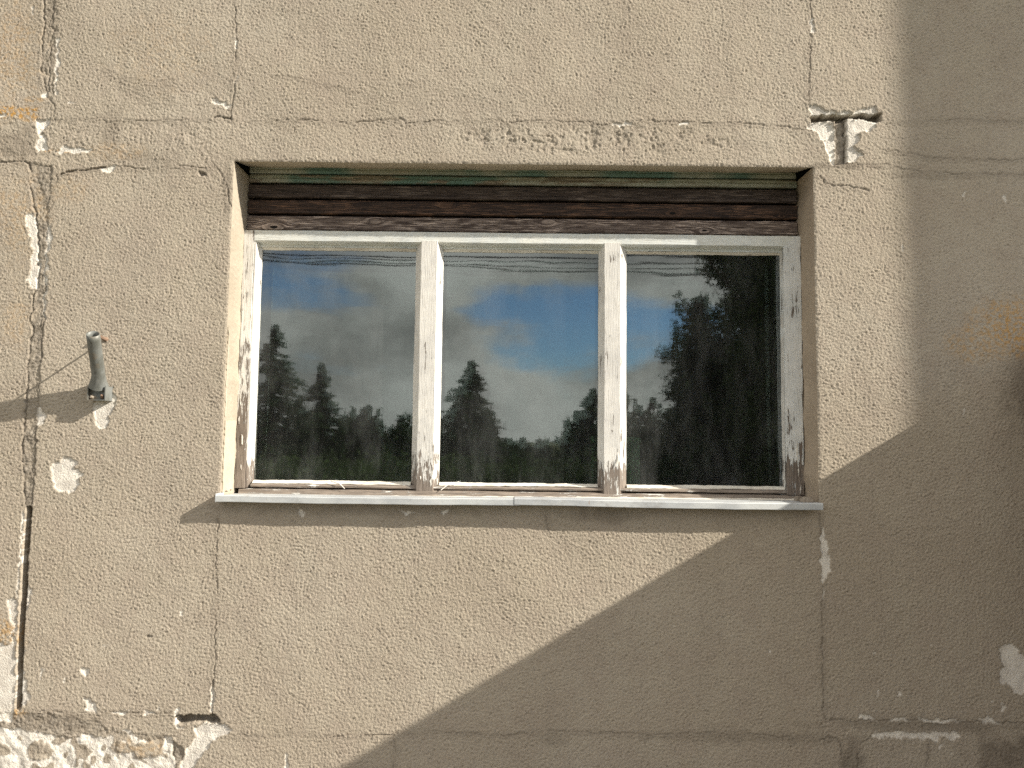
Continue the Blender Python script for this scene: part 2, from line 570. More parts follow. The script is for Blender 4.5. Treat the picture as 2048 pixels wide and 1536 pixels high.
def chip(px, depth=0.003, white_v=1.0, mortar_v=0.0, hollow_v=0.0, flat=0.85, rough=0.0, warp=1.0, rim=0.0005, soft=1.0, edge=0.0):
    """a place where the render has come off: polygon in photograph pixels"""
    pts = Pa(px)
    ws = window(pts, 0.03)
    xx, zz = X[ws] + n_wx[ws] * warp, Z[ws] + n_wz[ws] * warp
    d = seg_dist(xx, zz, pts, True)
    sd = np.where(inside(xx, zz, pts), -d, d)
    k = 1 - sst(sd, -S * 0.6 * soft, S * 0.5 * soft)
    H[ws] -= depth * 1.3 * k
    H[ws] += rim * np.exp(-((sd - 0.004) / 0.003) ** 2)
    if rough:
        H[ws] += k * rough * (0.8 * n_mid[ws] + 0.22 * n_gr2[ws])
    smoothm[ws] = np.maximum(smoothm[ws], flat * k)
    for arr, val in ((white, white_v), (mortar, mortar_v), (hollow, hollow_v)):
        arr[ws] = arr[ws] * (1 - k) + val * k
    dirt[ws] *= (1 - k)
    if edge:
        dirt[ws] = np.maximum(dirt[ws], edge * np.exp(-(sd / 0.012) ** 2) * (1 - k))
    return ws, k


def blob(arr, px, py, rx, ry, val, pw=1.0, ragged=0.35):
    cx, cz = P(px, py)
    rx, rz = rx / 548.0, ry / 548.0
    ws = window([(cx - rx * 1.6, cz - rz * 1.6), (cx + rx * 1.6, cz + rz * 1.6)], 0.02)
    r = np.hypot((X[ws] - cx) / rx, (Z[ws] - cz) / rz) + ragged * 0.35 * n_pat[ws] + ragged * 0.3 * n_mid[ws]
    arr[ws] = np.maximum(arr[ws], val * (1 - sst(r, 0.35, 1.25)) ** pw)


# wide rough joint band down the left side
def bandjoint(left, right, depth, mort, seed):
    pts = Pa(left) + Pa(right)[::-1]
    ws = window(pts, 0.03)
    xx, zz = XW[ws], ZW[ws]
    d = seg_dist(xx, zz, pts, True)
    sd = np.where(inside(xx, zz, pts), -d, d)
    k = 1 - sst(sd, -0.004, 0.001)
    H[ws] -= depth * k
    H[ws] += k * (0.3 + 0.5 * mort) * (0.0009 * n_mid[ws] + 0.0005 * n_gr2[ws])
    mortar[ws] = np.maximum(mortar[ws], mort * k * sst(n_pat[ws] + n_mid[ws], -2.2, 0.8))
    dirt[ws] = np.maximum(dirt[ws], 0.28 * mort * k)


bandjoint([(84, -60), (84, 70), (82, 120), (90, 200)], [(112, -60), (112, 80), (110, 130), (104, 200)], 0.0022, 0.45, 1)
bandjoint([(58, 325), (66, 400), (74, 480), (72, 575), (64, 640), (57, 740), (48, 830), (45, 950), (50, 1012)],
          [(104, 330), (101, 400), (95, 450), (92, 560), (86, 620), (82, 700), (76, 830), (67, 950), (61, 1012)], 0.0030, 0.75, 2)
bandjoint([(-60, 232), (60, 240), (110, 238), (230, 240), (420, 244)], [(-60, 322), (60, 322), (110, 318), (230, 328), (420, 332)], 0.0006, 0.0, 3)
bandjoint([(-60, 1425), (60, 1425), (130, 1432), (190, 1440), (230, 1462), (340, 1478)], [(-60, 1462), (60, 1462), (130, 1478), (190, 1470), (230, 1470), (340, 1490)], 0.0020, 0.6, 4)
# cracks
C = crack
C([(88, -60), (86, 60), (82, 120), (84, 150), (95, 192)], 0.003, 0.006, 0.8, seed=2)
C([(108, -60), (106, 60), (101, 100), (97, 150), (95, 192), (108, 210), (108, 240)], 0.0022, 0.004, 0.6, seed=3)
C([(0, 325), (40, 322), (58, 326), (62, 345), (60, 370), (66, 400), (72, 430), (77, 480), (74, 575), (64, 590), (66, 620), (58, 640), (66, 655), (60, 690), (56, 740), (50, 830), (45, 900), (46, 950), (50, 1012)], 0.0034, 0.007, 0.85, seed=4)
C([(88, 560), (87, 640), (83, 680), (80, 760), (76, 830), (70, 900), (68, 950), (62, 1012)], 0.0022, 0.005, 0.7, seed=5)
C([(104, 240), (150, 238), (220, 237), (270, 241), (350, 240), (420, 240)], 0.0014, 0.003, 0.4, seed=6, breaks=0.3)
C([(104, 440), (104, 400), (108, 372), (122, 348), (150, 340), (190, 337), (206, 332), (240, 333), (300, 338), (350, 333), (430, 336)], 0.0018, 0.004, 0.5, seed=7, breaks=0.5)
C([(122, 347), (150, 340), (190, 338), (210, 332)], 0.0042, 0.008, 0.9, seed=8)
C([(470, -60), (470, 60), (474, 80), (472, 100), (470, 170), (464, 210), (462, 240)], 0.0016, 0.004, 0.5, seed=9, breaks=0.7)
C([(427, 235), (436, 233), (462, 236)], 0.005, 0.009, 0.95, seed=10)
C([(428, 330), (440, 345), (455, 375), (462, 420)], 0.0022, 0.004, 0.6, seed=12)
C([(500, 243), (600, 240), (700, 246), (790, 238), (802, 238), (812, 246), (862, 241), (900, 243), (940, 241), (1000, 239), (1018, 248), (1036, 243), (1100, 241), (1140, 245), (1175, 240), (1200, 252), (1222, 246), (1300, 242), (1380, 244), (1400, 247), (1480, 246), (1560, 252), (1622, 262)], 0.0015, 0.004, 0.5, seed=13, breaks=0.35)
C([(1622, -60), (1621, 30), (1620, 120), (1618, 212)], 0.0016, 0.004, 0.5, seed=14, breaks=0.6)
C([(1640, 350), (1650, 366), (1668, 372), (1690, 371), (1712, 376), (1738, 380)], 0.0024, 0.005, 0.7, seed=15)
C([(1765, 300), (1900, 318), (2100, 322)], 0.0016, 0.003, 0.35, seed=16, breaks=0.2)
C([(1690, 330), (1730, 328), (1775, 330), (1850, 345), (2100, 352)], 0.0022, 0.003, 0.45, seed=17, breaks=0.5)
C([(1780, 246), (1900, 240), (2100, 244)], 0.0012, 0.002, 0.2, seed=18, breaks=0.1)
C([(437, 1035), (436, 1070), (432, 1110), (434, 1180), (430, 1260), (429, 1340), (427, 1375)], 0.0016, 0.004, 0.6, seed=19, breaks=1.0)
C([(426, 1360), (426, 1400), (424, 1432)], 0.0028, 0.006, 0.6, seed=20)
C([(1640, 1025), (1642, 1080), (1646, 1170), (1645, 1260), (1646, 1350), (1648, 1440)], 0.0014, 0.004, 0.6, jit=0.001, seed=21, breaks=1.0)
C([(62, 1420), (140, 1426), (200, 1424), (260, 1426), (350, 1428)], 0.002, 0.004, 0.5, seed=22, breaks=0.6)
C([(455, 1472), (520, 1470), (600, 1465), (660, 1473), (760, 1470), (860, 1463), (1000, 1470), (1100, 1462), (1200, 1466), (1320, 1468), (1480, 1464), (1560, 1474), (1640, 1470), (1680, 1480)], 0.0015, 0.003, 0.45, seed=23, breaks=0.2)
C([(788, 1470), (789, 1500), (785, 1560)], 0.0016, 0.003, 0.4, seed=24, breaks=0.5)
C([(1660, 1440), (1700, 1443), (1760, 1440), (1860, 1441), (2000, 1446), (2100, 1444)], 0.0018, 0.004, 0.5, seed=25)
C([(1640, 1475), (1672, 1478), (1683, 1490), (1684, 1512)], 0.0018, 0.004, 0.6, seed=26)
C([(1718, 1560), (1716, 1510), (1722, 1485), (1742, 1474)], 0.0018, 0.004, 0.6, seed=27)
C([(1858, 1482), (1856, 1510), (1846, 1560)], 0.0014, 0.003, 0.4, seed=28, breaks=0.6)
C([(1092, 1030), (1094, 1050), (1096, 1062)], 0.0014, 0.003, 0.5, seed=29)
C([(560, 150), (640, 168), (700, 180)], 0.0012, 0.0015, 0.2, seed=41, breaks=0.0)
for k in range(5):
    y0 = 140 + 12 * k
    C([(210 + 12 * k, y0), (255 + 8 * k, y0 + 16), (300 + 6 * k, y0 + 22), (345, y0 + 20)], 0.0016, 0.0018, 0.25, seed=50 + k, breaks=0.3)
# rain-worn marks above the opening
wcx, wcz = P(1180, 280)
n_rub = samp(band(0.030, 0.4, 15), 1.3, 0.7)
n_rub2 = samp(band(0.11, 0.5, 16), 0.3, 1.7)
rub = (1 - sst(np.hypot((X - wcx) / 0.60, (Z - wcz) / 0.062), 0.6, 1.15))
pit = sst(n_rub + 0.75 * n_rub2 + 0.35 * n_gr2, 0.35, 1.3) * rub
H -= 0.0040 * pit
H += rub * 0.0005 * n_rub
dirt = np.maximum(dirt, 0.22 * pit)

# chips
K = chip
K([(105, 925), (122, 920), (138, 915), (152, 922), (151, 936), (163, 950), (160, 966), (150, 982), (125, 985), (107, 976), (102, 945)], 0.0032)
K([(186, 800), (214, 792), (221, 775), (231, 793), (228, 815), (219, 832), (211, 857), (196, 860), (191, 840), (187, 820)], 0.0030)
K([(76, 815), (82, 818), (93, 832), (88, 844), (76, 850)], 0.002)
K([(53, 428), (66, 424), (73, 440), (77, 500), (75, 575), (60, 577), (54, 560), (63, 535), (64, 480), (55, 465)], 0.0024)
K([(92, 450), (101, 448), (103, 475), (98, 500), (94, 560), (90, 640), (86, 640), (90, 520)], 0.0022)
K([(70, 240), (101, 236), (98, 247), (84, 262), (93, 280), (96, 300), (76, 303), (68, 293), (79, 275), (76, 255)], 0.0035, rough=0.0008)
K([(110, 304), (122, 294), (138, 292), (150, 296), (172, 298), (180, 304)], 0.0025)
K([(203, 334), (229, 331), (226, 341), (206, 343)], 0.003)
K([(81, 190), (95, 180), (97, 192), (85, 196)], 0.003)
K([(109, 178), (115, 180), (114, 192), (108, 192)], 0.003)
K([(113, 76), (118, 76), (116, 140), (112, 182), (109, 150)], 0.002)
K([(-8, 228), (12, 227), (10, 233), (-8, 234)], 0.003)
K([(420, 197), (434, 194), (438, 202), (450, 202), (462, 212), (456, 218), (445, 210), (428, 206)], 0.0028)
K([(470, 74), (474, 84), (475, 98), (470, 97)], 0.0025)
K([(470, 150), (472, 150), (472, 166), (470, 166)], 0.0022)
K([(1620, 38), (1628, 35), (1632, 62), (1622, 66)], 0.0028)
K([(1226, 245), (1262, 245), (1262, 250), (1226, 251)], 0.003)
K([(1356, 244), (1380, 244), (1377, 250), (1357, 250)], 0.003)
# broken joint above the top right corner
K([(1620, 210), (1634, 211), (1650, 216), (1658, 223), (1706, 224), (1728, 216), (1740, 213), (1752, 216), (1758, 228), (1621, 231)], 0.004, 0.85)
K([(1618, 245), (1645, 242), (1669, 245), (1671, 330), (1661, 328), (1656, 300), (1648, 282), (1634, 262), (1616, 257)], 0.0055, 1.0, rough=0.0006)
K([(1692, 236), (1720, 236), (1752, 240), (1758, 246), (1740, 263), (1720, 263), (1716, 280), (1711, 293), (1722, 302), (1732, 309), (1716, 316), (1712, 323), (1692, 324)], 0.005, 0.9, rough=0.0005)
K([(1621, 231), (1690, 229), (1764, 227), (1762, 240), (1752, 244), (1722, 236), (1694, 236), (1672, 243), (1650, 241), (1622, 244)], 0.030, 0.0, 0.6, 0.55, warp=0.5, rim=0)
K([(1671, 240), (1694, 238), (1695, 327), (1672, 330)], 0.014, 0.0, 1.0, 0.1, rough=0.0016, warp=0.4, rim=0)
# right edge and lower joints
K([(2000, 1298), (2012, 1285), (2025, 1288), (2036, 1300), (2052, 1320), (2062, 1385), (2030, 1388), (2022, 1375), (2002, 1365), (2000, 1350), (2007, 1335), (1998, 1315)], 0.0032)
K([(1641, 1050), (1646, 1062), (1652, 1078), (1654, 1092), (1660, 1110), (1658, 1130), (1661, 1142), (1652, 1152), (1647, 1168), (1642, 1160), (1642, 1100)], 0.003)
K([(1645, 1178), (1648, 1180), (1646, 1200), (1644, 1198)], 0.002)
K([(597, 1020), (606, 1022), (613, 1026), (610, 1032), (598, 1030)], 0.002)
K([(800, 1020), (808, 1026), (818, 1022), (830, 1024), (820, 1030), (804, 1028)], 0.002)
K([(886, 1018), (897, 1017), (890, 1030), (884, 1028)], 0.002)
K([(1716, 1429), (1738, 1427), (1742, 1436), (1757, 1441), (1735, 1438), (1717, 1436)], 0.003)
K([(1780, 1438), (1803, 1434), (1822, 1441), (1785, 1442)], 0.003)
K([(1835, 1437), (1870, 1439), (1935, 1440), (1890, 1446), (1850, 1445)], 0.0035)
K([(1952, 1441), (1975, 1433), (1990, 1440), (2002, 1446), (1965, 1447)], 0.003)
K([(1740, 1469), (1775, 1464), (1800, 1467), (1850, 1464), (1885, 1466), (1912, 1463), (1922, 1473), (1905, 1481), (1880, 1476), (1862, 1480), (1790, 1474), (1742, 1475)], 0.003, rough=0.0006)
K([(1845, 1449), (1895, 1449), (1900, 1462), (1848, 1462)], 0.002, 0.0, 0.6, 0.0)
K([(1876, 1487), (1886, 1489), (1884, 1497), (1878, 1496)], 0.002)
for (x, y, w, h) in ((1745, 1303, 3, 5), (1756, 1382, 2, 14), (1796, 1385, 7, 9), (2004, 1405, 3, 18), (1925, 816, 3, 12), (2009, 388, 3, 14), (1928, 384, 3, 10), (1541, 1302, 3, 8),
                     (364, 1222, 4, 8), (205, 1290, 8, 4), (125, 1358, 4, 7), (82, 1335, 3, 20), (1806, 485, 2, 20), (137, 203, 10, 4), (65, 12, 4, 14), (314, 1412, 3, 8), (1860, 1290, 3, 3),
                     (1980, 1400, 3, 6), (1905, 1503, 4, 4)):
    K([(x, y), (x + w, y + 1), (x + w * 0.7, y + h), (x - w * 0.3, y + h * 0.9)], 0.002, rim=0)
# lower left: groove, lips, bare plaster
K([(12, 1200), (30, 1196), (38, 1202), (36, 1225), (31, 1240), (29, 1415), (20, 1445), (-60, 1435), (-60, 1292), (4, 1290), (26, 1286), (24, 1240), (18, 1225)], 0.003, 0.85)
K([(54, 1160), (60, 1190), (56, 1215), (49, 1222)], 0.0025)
K([(42, 1340), (50, 1345), (50, 1372), (60, 1392), (50, 1412), (38, 1410)], 0.0025)
K([(44, 1290), (52, 1300), (46, 1312), (42, 1310)], 0.0025)
K([(45, 1020), (49, 1030), (44, 1110), (38, 1160), (36, 1200), (33, 1200), (36, 1140), (42, 1080)], 0.002)
K([(52, 1013), (62, 1013), (57, 1100), (52, 1180), (46, 1300), (40, 1420), (30, 1418), (35, 1300), (42, 1180), (47, 1090)], 0.045, 0.0, 0.15, 0.75, flat=1.0, warp=0.15, rim=0)
K([(167, 1395), (182, 1396), (190, 1410), (196, 1424), (178, 1426), (168, 1420), (172, 1408)], 0.003)
K([(161, 1338), (170, 1335), (173, 1346), (166, 1352), (160, 1348)], 0.0035)
K([(224, 1426), (240, 1422), (262, 1420), (250, 1429)], 0.003)
K([(286, 1421), (300, 1422), (316, 1427), (290, 1430)], 0.003)
bp, kb = K([(-60, 1462), (20, 1455), (60, 1462), (100, 1470), (145, 1476), (180, 1466), (200, 1474), (236, 1468), (246, 1460), (262, 1462), (274, 1476), (310, 1480), (318, 1468), (342, 1472), (350, 1500), (348, 1570), (-60, 1570)], 0.0030, 1.0, rough=0.0017, flat=0.9, rim=0.001)
isl = kb * sst(-(n_pat[bp] + 0.8 * n_mid[bp]), 0.55, 0.75)
white[bp] *= 1 - isl
H[bp] += isl * 0.0025
dirt[bp] = np.maximum(dirt[bp], 0.3 * isl)
mortar[bp] = np.maximum(mortar[bp], 0.5 * kb * sst(n_big[bp] * 0 + n_gr2[bp] * 0.5 + n_mid[bp] * 0.7 - n_pat[bp] * 0.5, 1.0, 1.3))
K([(64, 1482), (98, 1486), (106, 1502), (92, 1520), (66, 1514)], -0.002, 0.0, 0.2, rough=0.001, flat=0)
K([(234, 1482), (262, 1486), (290, 1480), (330, 1496), (322, 1512), (290, 1514), (262, 1508), (236, 1500)], -0.003, 0.0, 0.1, flat=0)
K([(110, 1452), (140, 1450), (150, 1466), (136, 1478), (112, 1470)], -0.001, 0.0, 0.5, flat=0)
K([(348, 1420), (358, 1412), (362, 1418), (360, 1428), (350, 1432), (356, 1448), (368, 1456), (360, 1458), (346, 1446)], 0.003)
K([(390, 1452), (420, 1447), (448, 1448), (460, 1456), (458, 1468), (436, 1474), (418, 1492), (402, 1512), (388, 1532), (380, 1570), (352, 1570), (366, 1512), (372, 1498), (392, 1474)], 0.0035, 0.95, rough=0.0006)
K([(342, 1480), (356, 1488), (366, 1496), (364, 1520), (350, 1536), (344, 1510)], 0.004, 0.0, 0.9)
K([(420, 1416), (425, 1370), (428, 1372), (428, 1424), (420, 1424)], 0.003)
K([(348, 1432), (380, 1430), (426, 1430), (436, 1438), (438, 1446), (412, 1446), (388, 1444), (370, 1449), (352, 1444)], 0.026, 0.0, 0.7, 0.35, rough=0.002, warp=0.6, rim=0)
K([(570, 1510), (577, 1510), (575, 1545), (568, 1545)], 0.003)
K([(396, 343), (406, 342), (410, 350), (402, 352)], 0.006, 0, 0.2, 0.5, rim=0)
K([(292, 1272), (304, 1272), (304, 1276), (292, 1275)], 0.004, 0, 0.2, 0.5, rim=0)

# stains, and soft dark patches at the right edge beside the annex
for a in ((30, 224, 55, 16, 0.9), (62, 236, 22, 10, 0.7), (110, 302, 30, 5, 0.6), (60, 198, 30, 8, 0.35), (2040, 655, 110, 65, 0.7, 1.0, 0.15), (1965, 690, 90, 40, 0.4, 1.0, 0.2), (10, 1270, 40, 40, 0.55), (20, 1428, 30, 16, 0.8),
          (280, 1495, 45, 18, 0.3), (40, 430, 60, 90, 0.22), (20, 120, 60, 140, 0.25), (230, 300, 60, 20, 0.2), (330, 100, 120, 90, 0.10), (30, 640, 30, 60, 0.2), (140, 380, 40, 40, 0.15)):
    blob(lichen, *a)
for a in ((2105, 780, 110, 120, 0.85, 1.0, 0.12), (1700, 1518, 28, 46, 0.65), (2020, 1520, 85, 50, 0.7), (1850, 1450, 190, 16, 0.45), (1480, 1475, 260, 14, 0.35), (90, 1445, 110, 24, 0.6), (1215, 1030, 80, 18, 0.5), (700, 1020, 300, 14, 0.3),
          (1110, 1475, 30, 18, 0.3), (225, 260, 25, 60, 0.35), (300, 320, 80, 16, 0.3), (30, 290, 45, 50, 0.45), (455, 380, 14, 60, 0.45), (820, 170, 26, 14, 0.3), (710, 185, 22, 10, 0.25), (1310, 182, 30, 8, 0.2),
          (2050, 1000, 70, 500, 0.12), (1500, 290, 60, 12, 0.12), (1700, 332, 80, 8, 0.6), (1850, 352, 120, 8, 0.3), (80, 100, 40, 200, 0.2), (1000, 200, 400, 30, 0.10), (650, 470, 10, 10, 0.0)):
    blob(dirt, *a)
# smoother strip that the sill keeps dry
sm_x0, sm_z = P(440, 1045)
below = (X > OX0 - 0.0) & (X < OX1) & (Z < OZ0) & (Z > OZ0 - 0.085)
smoothm = np.maximum(smoothm, 0.6 * below * (1 - sst(OZ0 - Z, 0.05, 0.085)))

finem = (X > FX0) & (X < FX1) & (Z > FZ0) & (Z < FZ1)
H += grain * finem * amp * (1 - smoothm) + n_mid * 0.00022 * (1 - 0.6 * smoothm) + n_big * 0.0011
# slightly hollow plate edges beside the vertical joints, weather-worn edges of the opening
hx = np.maximum(np.maximum(OX0 - X, X - OX1), 0)
hz = np.maximum(np.maximum(OZ0 - Z, Z - OZ1), 0)
do = np.hypot(hx, hz)
H -= 0.0022 * np.exp(-(do / 0.004) ** 2)
pore = np.clip(-grain - 0.7, 0, 1.2) * (1 - smoothm) * finem

# split the relief into the wall's panels along its joints
vjl = Pa([(40, 1700), (32, 1418), (55, 1013), (76, 830), (82, 500), (96, 320), (98, 200), (97, -200)])
vjm_b = Pa([(424, 1700), (427, 1380), (437, 1060), (438, 990)])
vjm_t = Pa([(465, 330), (462, 240), (470, 100), (470, -200)])
vjr_t = Pa([(1671, 326), (1671, 240), (1622, 200), (1622, -200)])
vjr_b = Pa([(1648, 1700), (1648, 1440), (1642, 1100), (1637, 1018)])


def line_x(pl, z):
    p = sorted(pl, key=lambda q: q[1])
    return np.interp(z, [q[1] for q in p], [q[0] for q in p])


xc, zc = 0.5 * (X[:-1, :-1] + X[1:, 1:]), 0.5 * (Z[:-1, :-1] + Z[1:, 1:])
z_h1 = np.interp(xc, *zip(*Pa([(-900, 238), (500, 242), (1500, 245), (1700, 236), (2900, 244)])))
z_h3 = np.interp(xc, *zip(*Pa([(-900, 1430), (60, 1425), (424, 1436), (700, 1470), (1640, 1473), (1700, 1442), (2900, 1446)])))
z_h2 = np.interp(xc, *zip(*Pa([(-900, 325), (430, 336), (1640, 334), (2900, 352)])))
col = np.zeros(xc.shape, int)
upper = zc > z_h2
lo_m, hi_m = line_x(vjm_b, zc), line_x(vjm_t, zc)
lo_r, hi_r = line_x(vjr_b, zc), line_x(vjr_t, zc)
xm = np.where(upper, hi_m, np.where(zc < OZ0, lo_m, OX0))
xr = np.where(upper, hi_r, np.where(zc < OZ0, lo_r, OX1))
col += (xc > line_x(vjl, zc)).astype(int) + (xc > xm) + (xc > xr)
row = (zc > z_h3).astype(int) + (zc > z_h2) + (zc > z_h1)
cell = row * 4 + col
hole = (xc > OX0) & (xc < OX1) & (zc > OZ0) & (zc < OZ1)
cell = np.where(hole, -1, cell)

wall = root('stuccoed_wall', (0.0, 0.0, 0.0), 'beige stuccoed panel wall with cracked joints and white chips around the window', 'wall')
vid = np.arange(NZ * NX).reshape(NZ, NX)
quads = np.stack([vid[:-1, :-1], vid[:-1, 1:], vid[1:, 1:], vid[1:, :-1]], axis=-1)
POS = np.stack([X, -H, Z], axis=-1).reshape(-1, 3).astype(np.float32)
ATT = {'white': white, 'dirt': dirt, 'lichen': lichen, 'mortar': mortar, 'hollow': hollow, 'pore': pore}


def fast_mesh(name, pos, q, mat, parent, atts):
    me = bpy.data.meshes.new(name)
    me.vertices.add(len(pos))
    me.vertices.foreach_set('co', pos.astype(np.float32).ravel())
    me.loops.add(q.size)
    me.loops.foreach_set('vertex_index', q.astype(np.int32).ravel())
    me.polygons.add(len(q))
    me.polygons.foreach_set('loop_start', np.arange(0, q.size, 4, dtype=np.int32))
    me.update(calc_edges=True)
    me.polygons.foreach_set('use_smooth', np.ones(len(q), bool))
    me.materials.append(mat)
    for k, a in atts.items():
        at = me.attributes.new(k, 'FLOAT', 'POINT')
        at.data.foreach_set('value', a.astype(np.float32).ravel())
    o = bpy.data.objects.new(name, me)
    COL.objects.link(o)
    o.parent = parent
    return o


for c_ in sorted(set(cell.ravel().tolist()) - {-1}):
    q = quads[cell == c_]
    if len(q) < 50: continue
    used, inv = np.unique(q.ravel(), return_inverse=True)
    fast_mesh('wall_panel', POS[used], inv.reshape(-1, 4), M_STUCCO, wall, {k: a.ravel()[used] for k, a in ATT.items()})


# ------------------------------------------------------------------ reveals of the opening
def reveal(name, edge, dirn, depth, mat, parent, n=36, rough=0.0008, seed=0, slope=0.0, skew=0.0):
    """edge: (k,3) points of the wall's edge; dirn: unit vector out of the reveal's face; goes back along +y"""
    k = len(edge)
    r = np.random.default_rng(seed)
    w = r.standard_normal((k, n + 1))
    for _ in range(3):
        w = (w + np.roll(w, 1, 0) + np.roll(w, 1, 1)) / 3 * 1.2
    lw = np.interp(np.linspace(0, 1, k), np.linspace(0, 1, 24), r.standard_normal(24)) * 0.0022
    ys = np.linspace(0, 1, n + 1) ** 1.0
    V = np.zeros((k, n + 1, 3))
    for j, t in enumerate(ys):
        V[:, j] = edge
        V[:, j, 1] = edge[:, 1] * (1 - t) + depth * t
        off = w[:, j] * rough * min(1, j / 2) + lw * min(1, j / 3) * (1 if j < n - 1 else 1)
        for a in range(3):
            V[:, j, a] += dirn[a] * (off + slope * t)
    idx = np.arange(k * (n + 1)).reshape(k, n + 1)
    q = np.stack([idx[:-1, :-1], idx[:-1, 1:], idx[1:, 1:], idx[1:, :-1]], -1).reshape(-1, 4)
    return fast_mesh(name, V.reshape(-1, 3), q, mat, parent, {})


ci0, ci1 = np.searchsorted(GX, OX0 - 1e-6), np.searchsorted(GX, OX1 - 1e-6)
ri0, ri1 = np.searchsorted(GZ, OZ0 - 1e-6), np.searchsorted(GZ, OZ1 - 1e-6)
PG = POS.reshape(NZ, NX, 3)
reveal('window_reveal', PG[ri0:ri1 + 1, ci0], (1, 0, 0), 0.19, M_REVEAL, wall, seed=1)
reveal('window_reveal', PG[ri0:ri1 + 1, ci1][::-1], (-1, 0, 0), 0.19, M_REVEAL2, wall, seed=2)
reveal('lintel_soffit', PG[ri1, ci0:ci1 + 1], (0, 0, -1), 0.19, M_SOFFIT, wall, seed=3, slope=OZ1 - P(1024, 336, 0.158)[1])
reveal('sill_bed', PG[ri0, ci0:ci1 + 1][::-1], (0, 0, 1), 0.19, M_REVEAL2, wall, seed=4)


def flake(name, px, Y, thick, mat, parent, seed=0, side=None):
    """a thin crust of plaster or paint with a ragged outline lying on a surface; px in the picture at depth Y"""
    r = random.Random(seed)
    pts = []
    P0 = Pa(px, Y)
    n = len(P0)
    for k in range(n):
        a, b = P0[k], P0[(k + 1) % n]
        L = math.hypot(b[0] - a[0], b[1] - a[1])
        m = max(1, int(L / 0.012))
        for j in range(m):
            t = j / m
            pts.append((a[0] + (b[0] - a[0]) * t + r.uniform(-1, 1) * 0.0016, a[1] + (b[1] - a[1]) * t + r.uniform(-1, 1) * 0.0016))
    n = len(pts)
    v = [(x, Y - thick, z) for x, z in pts] + [(x, Y, z) for x, z in pts]
    f = [tuple(range(n))] + [(k, k + n, (k + 1) % n + n, (k + 1) % n) for k in range(n)]
    return mesh_obj(name, v, f, mat, parent)


# bare plaster crust along the lower left corner of the reveal (on the reveal's face, so built in the yz plane)
def crust(ys_zs, x, thick, mat, parent, name='plaster_crust', seed=0):
    r = random.Random(seed)
    pts = []
    n = len(ys_zs)
    for k in range(n):
        a, b = ys_zs[k], ys_zs[(k + 1) % n]
        L = math.hypot(b[0] - a[0], b[1] - a[1])
        m = max(1, int(L / 0.01))
        for j in range(m):
            t = j / m
            pts.append((a[0] + (b[0] - a[0]) * t + r.uniform(-1, 1) * 0.003, a[1] + (b[1] - a[1]) * t + r.uniform(-1, 1) * 0.003))
    n = len(pts)
    v = [(x + thick, y, z) for y, z in pts] + [(x - 0.003, y, z) for y, z in pts]
    f = [tuple(range(n)), ] + [(k, (k + 1) % n, (k + 1) % n + n, k + n) for k in range(n)]
    return mesh_obj(name, v, f, mat, parent)


crust([(0.008, 1.40), (0.10, 1.40), (0.115, 1.50), (0.105, 1.60), (0.12, 1.66), (0.010, 1.655), (0.006, 1.55)], OX0 + 0.002, 0.004, M_BARE, wall, seed=4)
crust([(0.006, 1.67), (0.016, 1.67), (0.014, 1.80), (0.018, 1.95), (0.006, 2.0)], OX0 + 0.001, 0.003, M_BARE, wall, seed=5)

# ------------------------------------------------------------------ the building behind and beside the wall
room = root('dark_room', (0, 2.0, 0.4), 'dim empty room seen through the three window panes', 'room')
def room_face(v):
    return mesh_obj('room_wall', v, [(0, 1, 2, 3)], M_ROOM, room)
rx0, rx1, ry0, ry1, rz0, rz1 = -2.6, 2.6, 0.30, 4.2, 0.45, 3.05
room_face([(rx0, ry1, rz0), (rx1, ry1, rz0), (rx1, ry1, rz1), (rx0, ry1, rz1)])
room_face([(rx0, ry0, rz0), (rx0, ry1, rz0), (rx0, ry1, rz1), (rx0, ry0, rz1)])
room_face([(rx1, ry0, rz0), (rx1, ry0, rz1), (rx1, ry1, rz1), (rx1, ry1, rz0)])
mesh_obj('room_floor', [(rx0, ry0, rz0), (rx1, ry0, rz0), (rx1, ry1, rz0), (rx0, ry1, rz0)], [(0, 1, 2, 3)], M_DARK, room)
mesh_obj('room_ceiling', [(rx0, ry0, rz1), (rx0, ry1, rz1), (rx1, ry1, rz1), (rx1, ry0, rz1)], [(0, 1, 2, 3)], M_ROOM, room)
# front wall of the room with the opening left free, thick masonry
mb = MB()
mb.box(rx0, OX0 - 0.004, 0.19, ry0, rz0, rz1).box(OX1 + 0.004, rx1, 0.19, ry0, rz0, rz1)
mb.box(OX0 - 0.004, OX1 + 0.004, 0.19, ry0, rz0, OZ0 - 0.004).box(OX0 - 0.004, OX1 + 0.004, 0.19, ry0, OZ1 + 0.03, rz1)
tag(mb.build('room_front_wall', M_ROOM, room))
mb = MB()
mb.box(-4.6, 7.8, 0.05, 0.1, 3.1, 5.6).box(-4.6, 7.8, 4.3, 4.4, 0, 5.6).box(-4.6, 7.8, 0.1, 4.3, 5.55, 5.6)
mb.box(-4.6, -4.55, 0.1, 4.3, 0, 5.55).box(7.75, 7.8, 0.1, 4.3, 0, 5.55).box(-4.6, -2.65, 0.05, 0.1, 0, 3.1).box(2.65, 7.8, 0.05, 0.1, 0, 3.1).box(-2.65, 2.65, 0.05, 0.1, 0, 0.44)
M_SIDE = simple('side_render', (0.40, 0.34, 0.26), 0.95, scale=6, bump=0.004)
tag(mb.build('building_shell', M_SIDE, None), kind='structure')  # unseen shell, added to keep sky light out of the reveal gaps

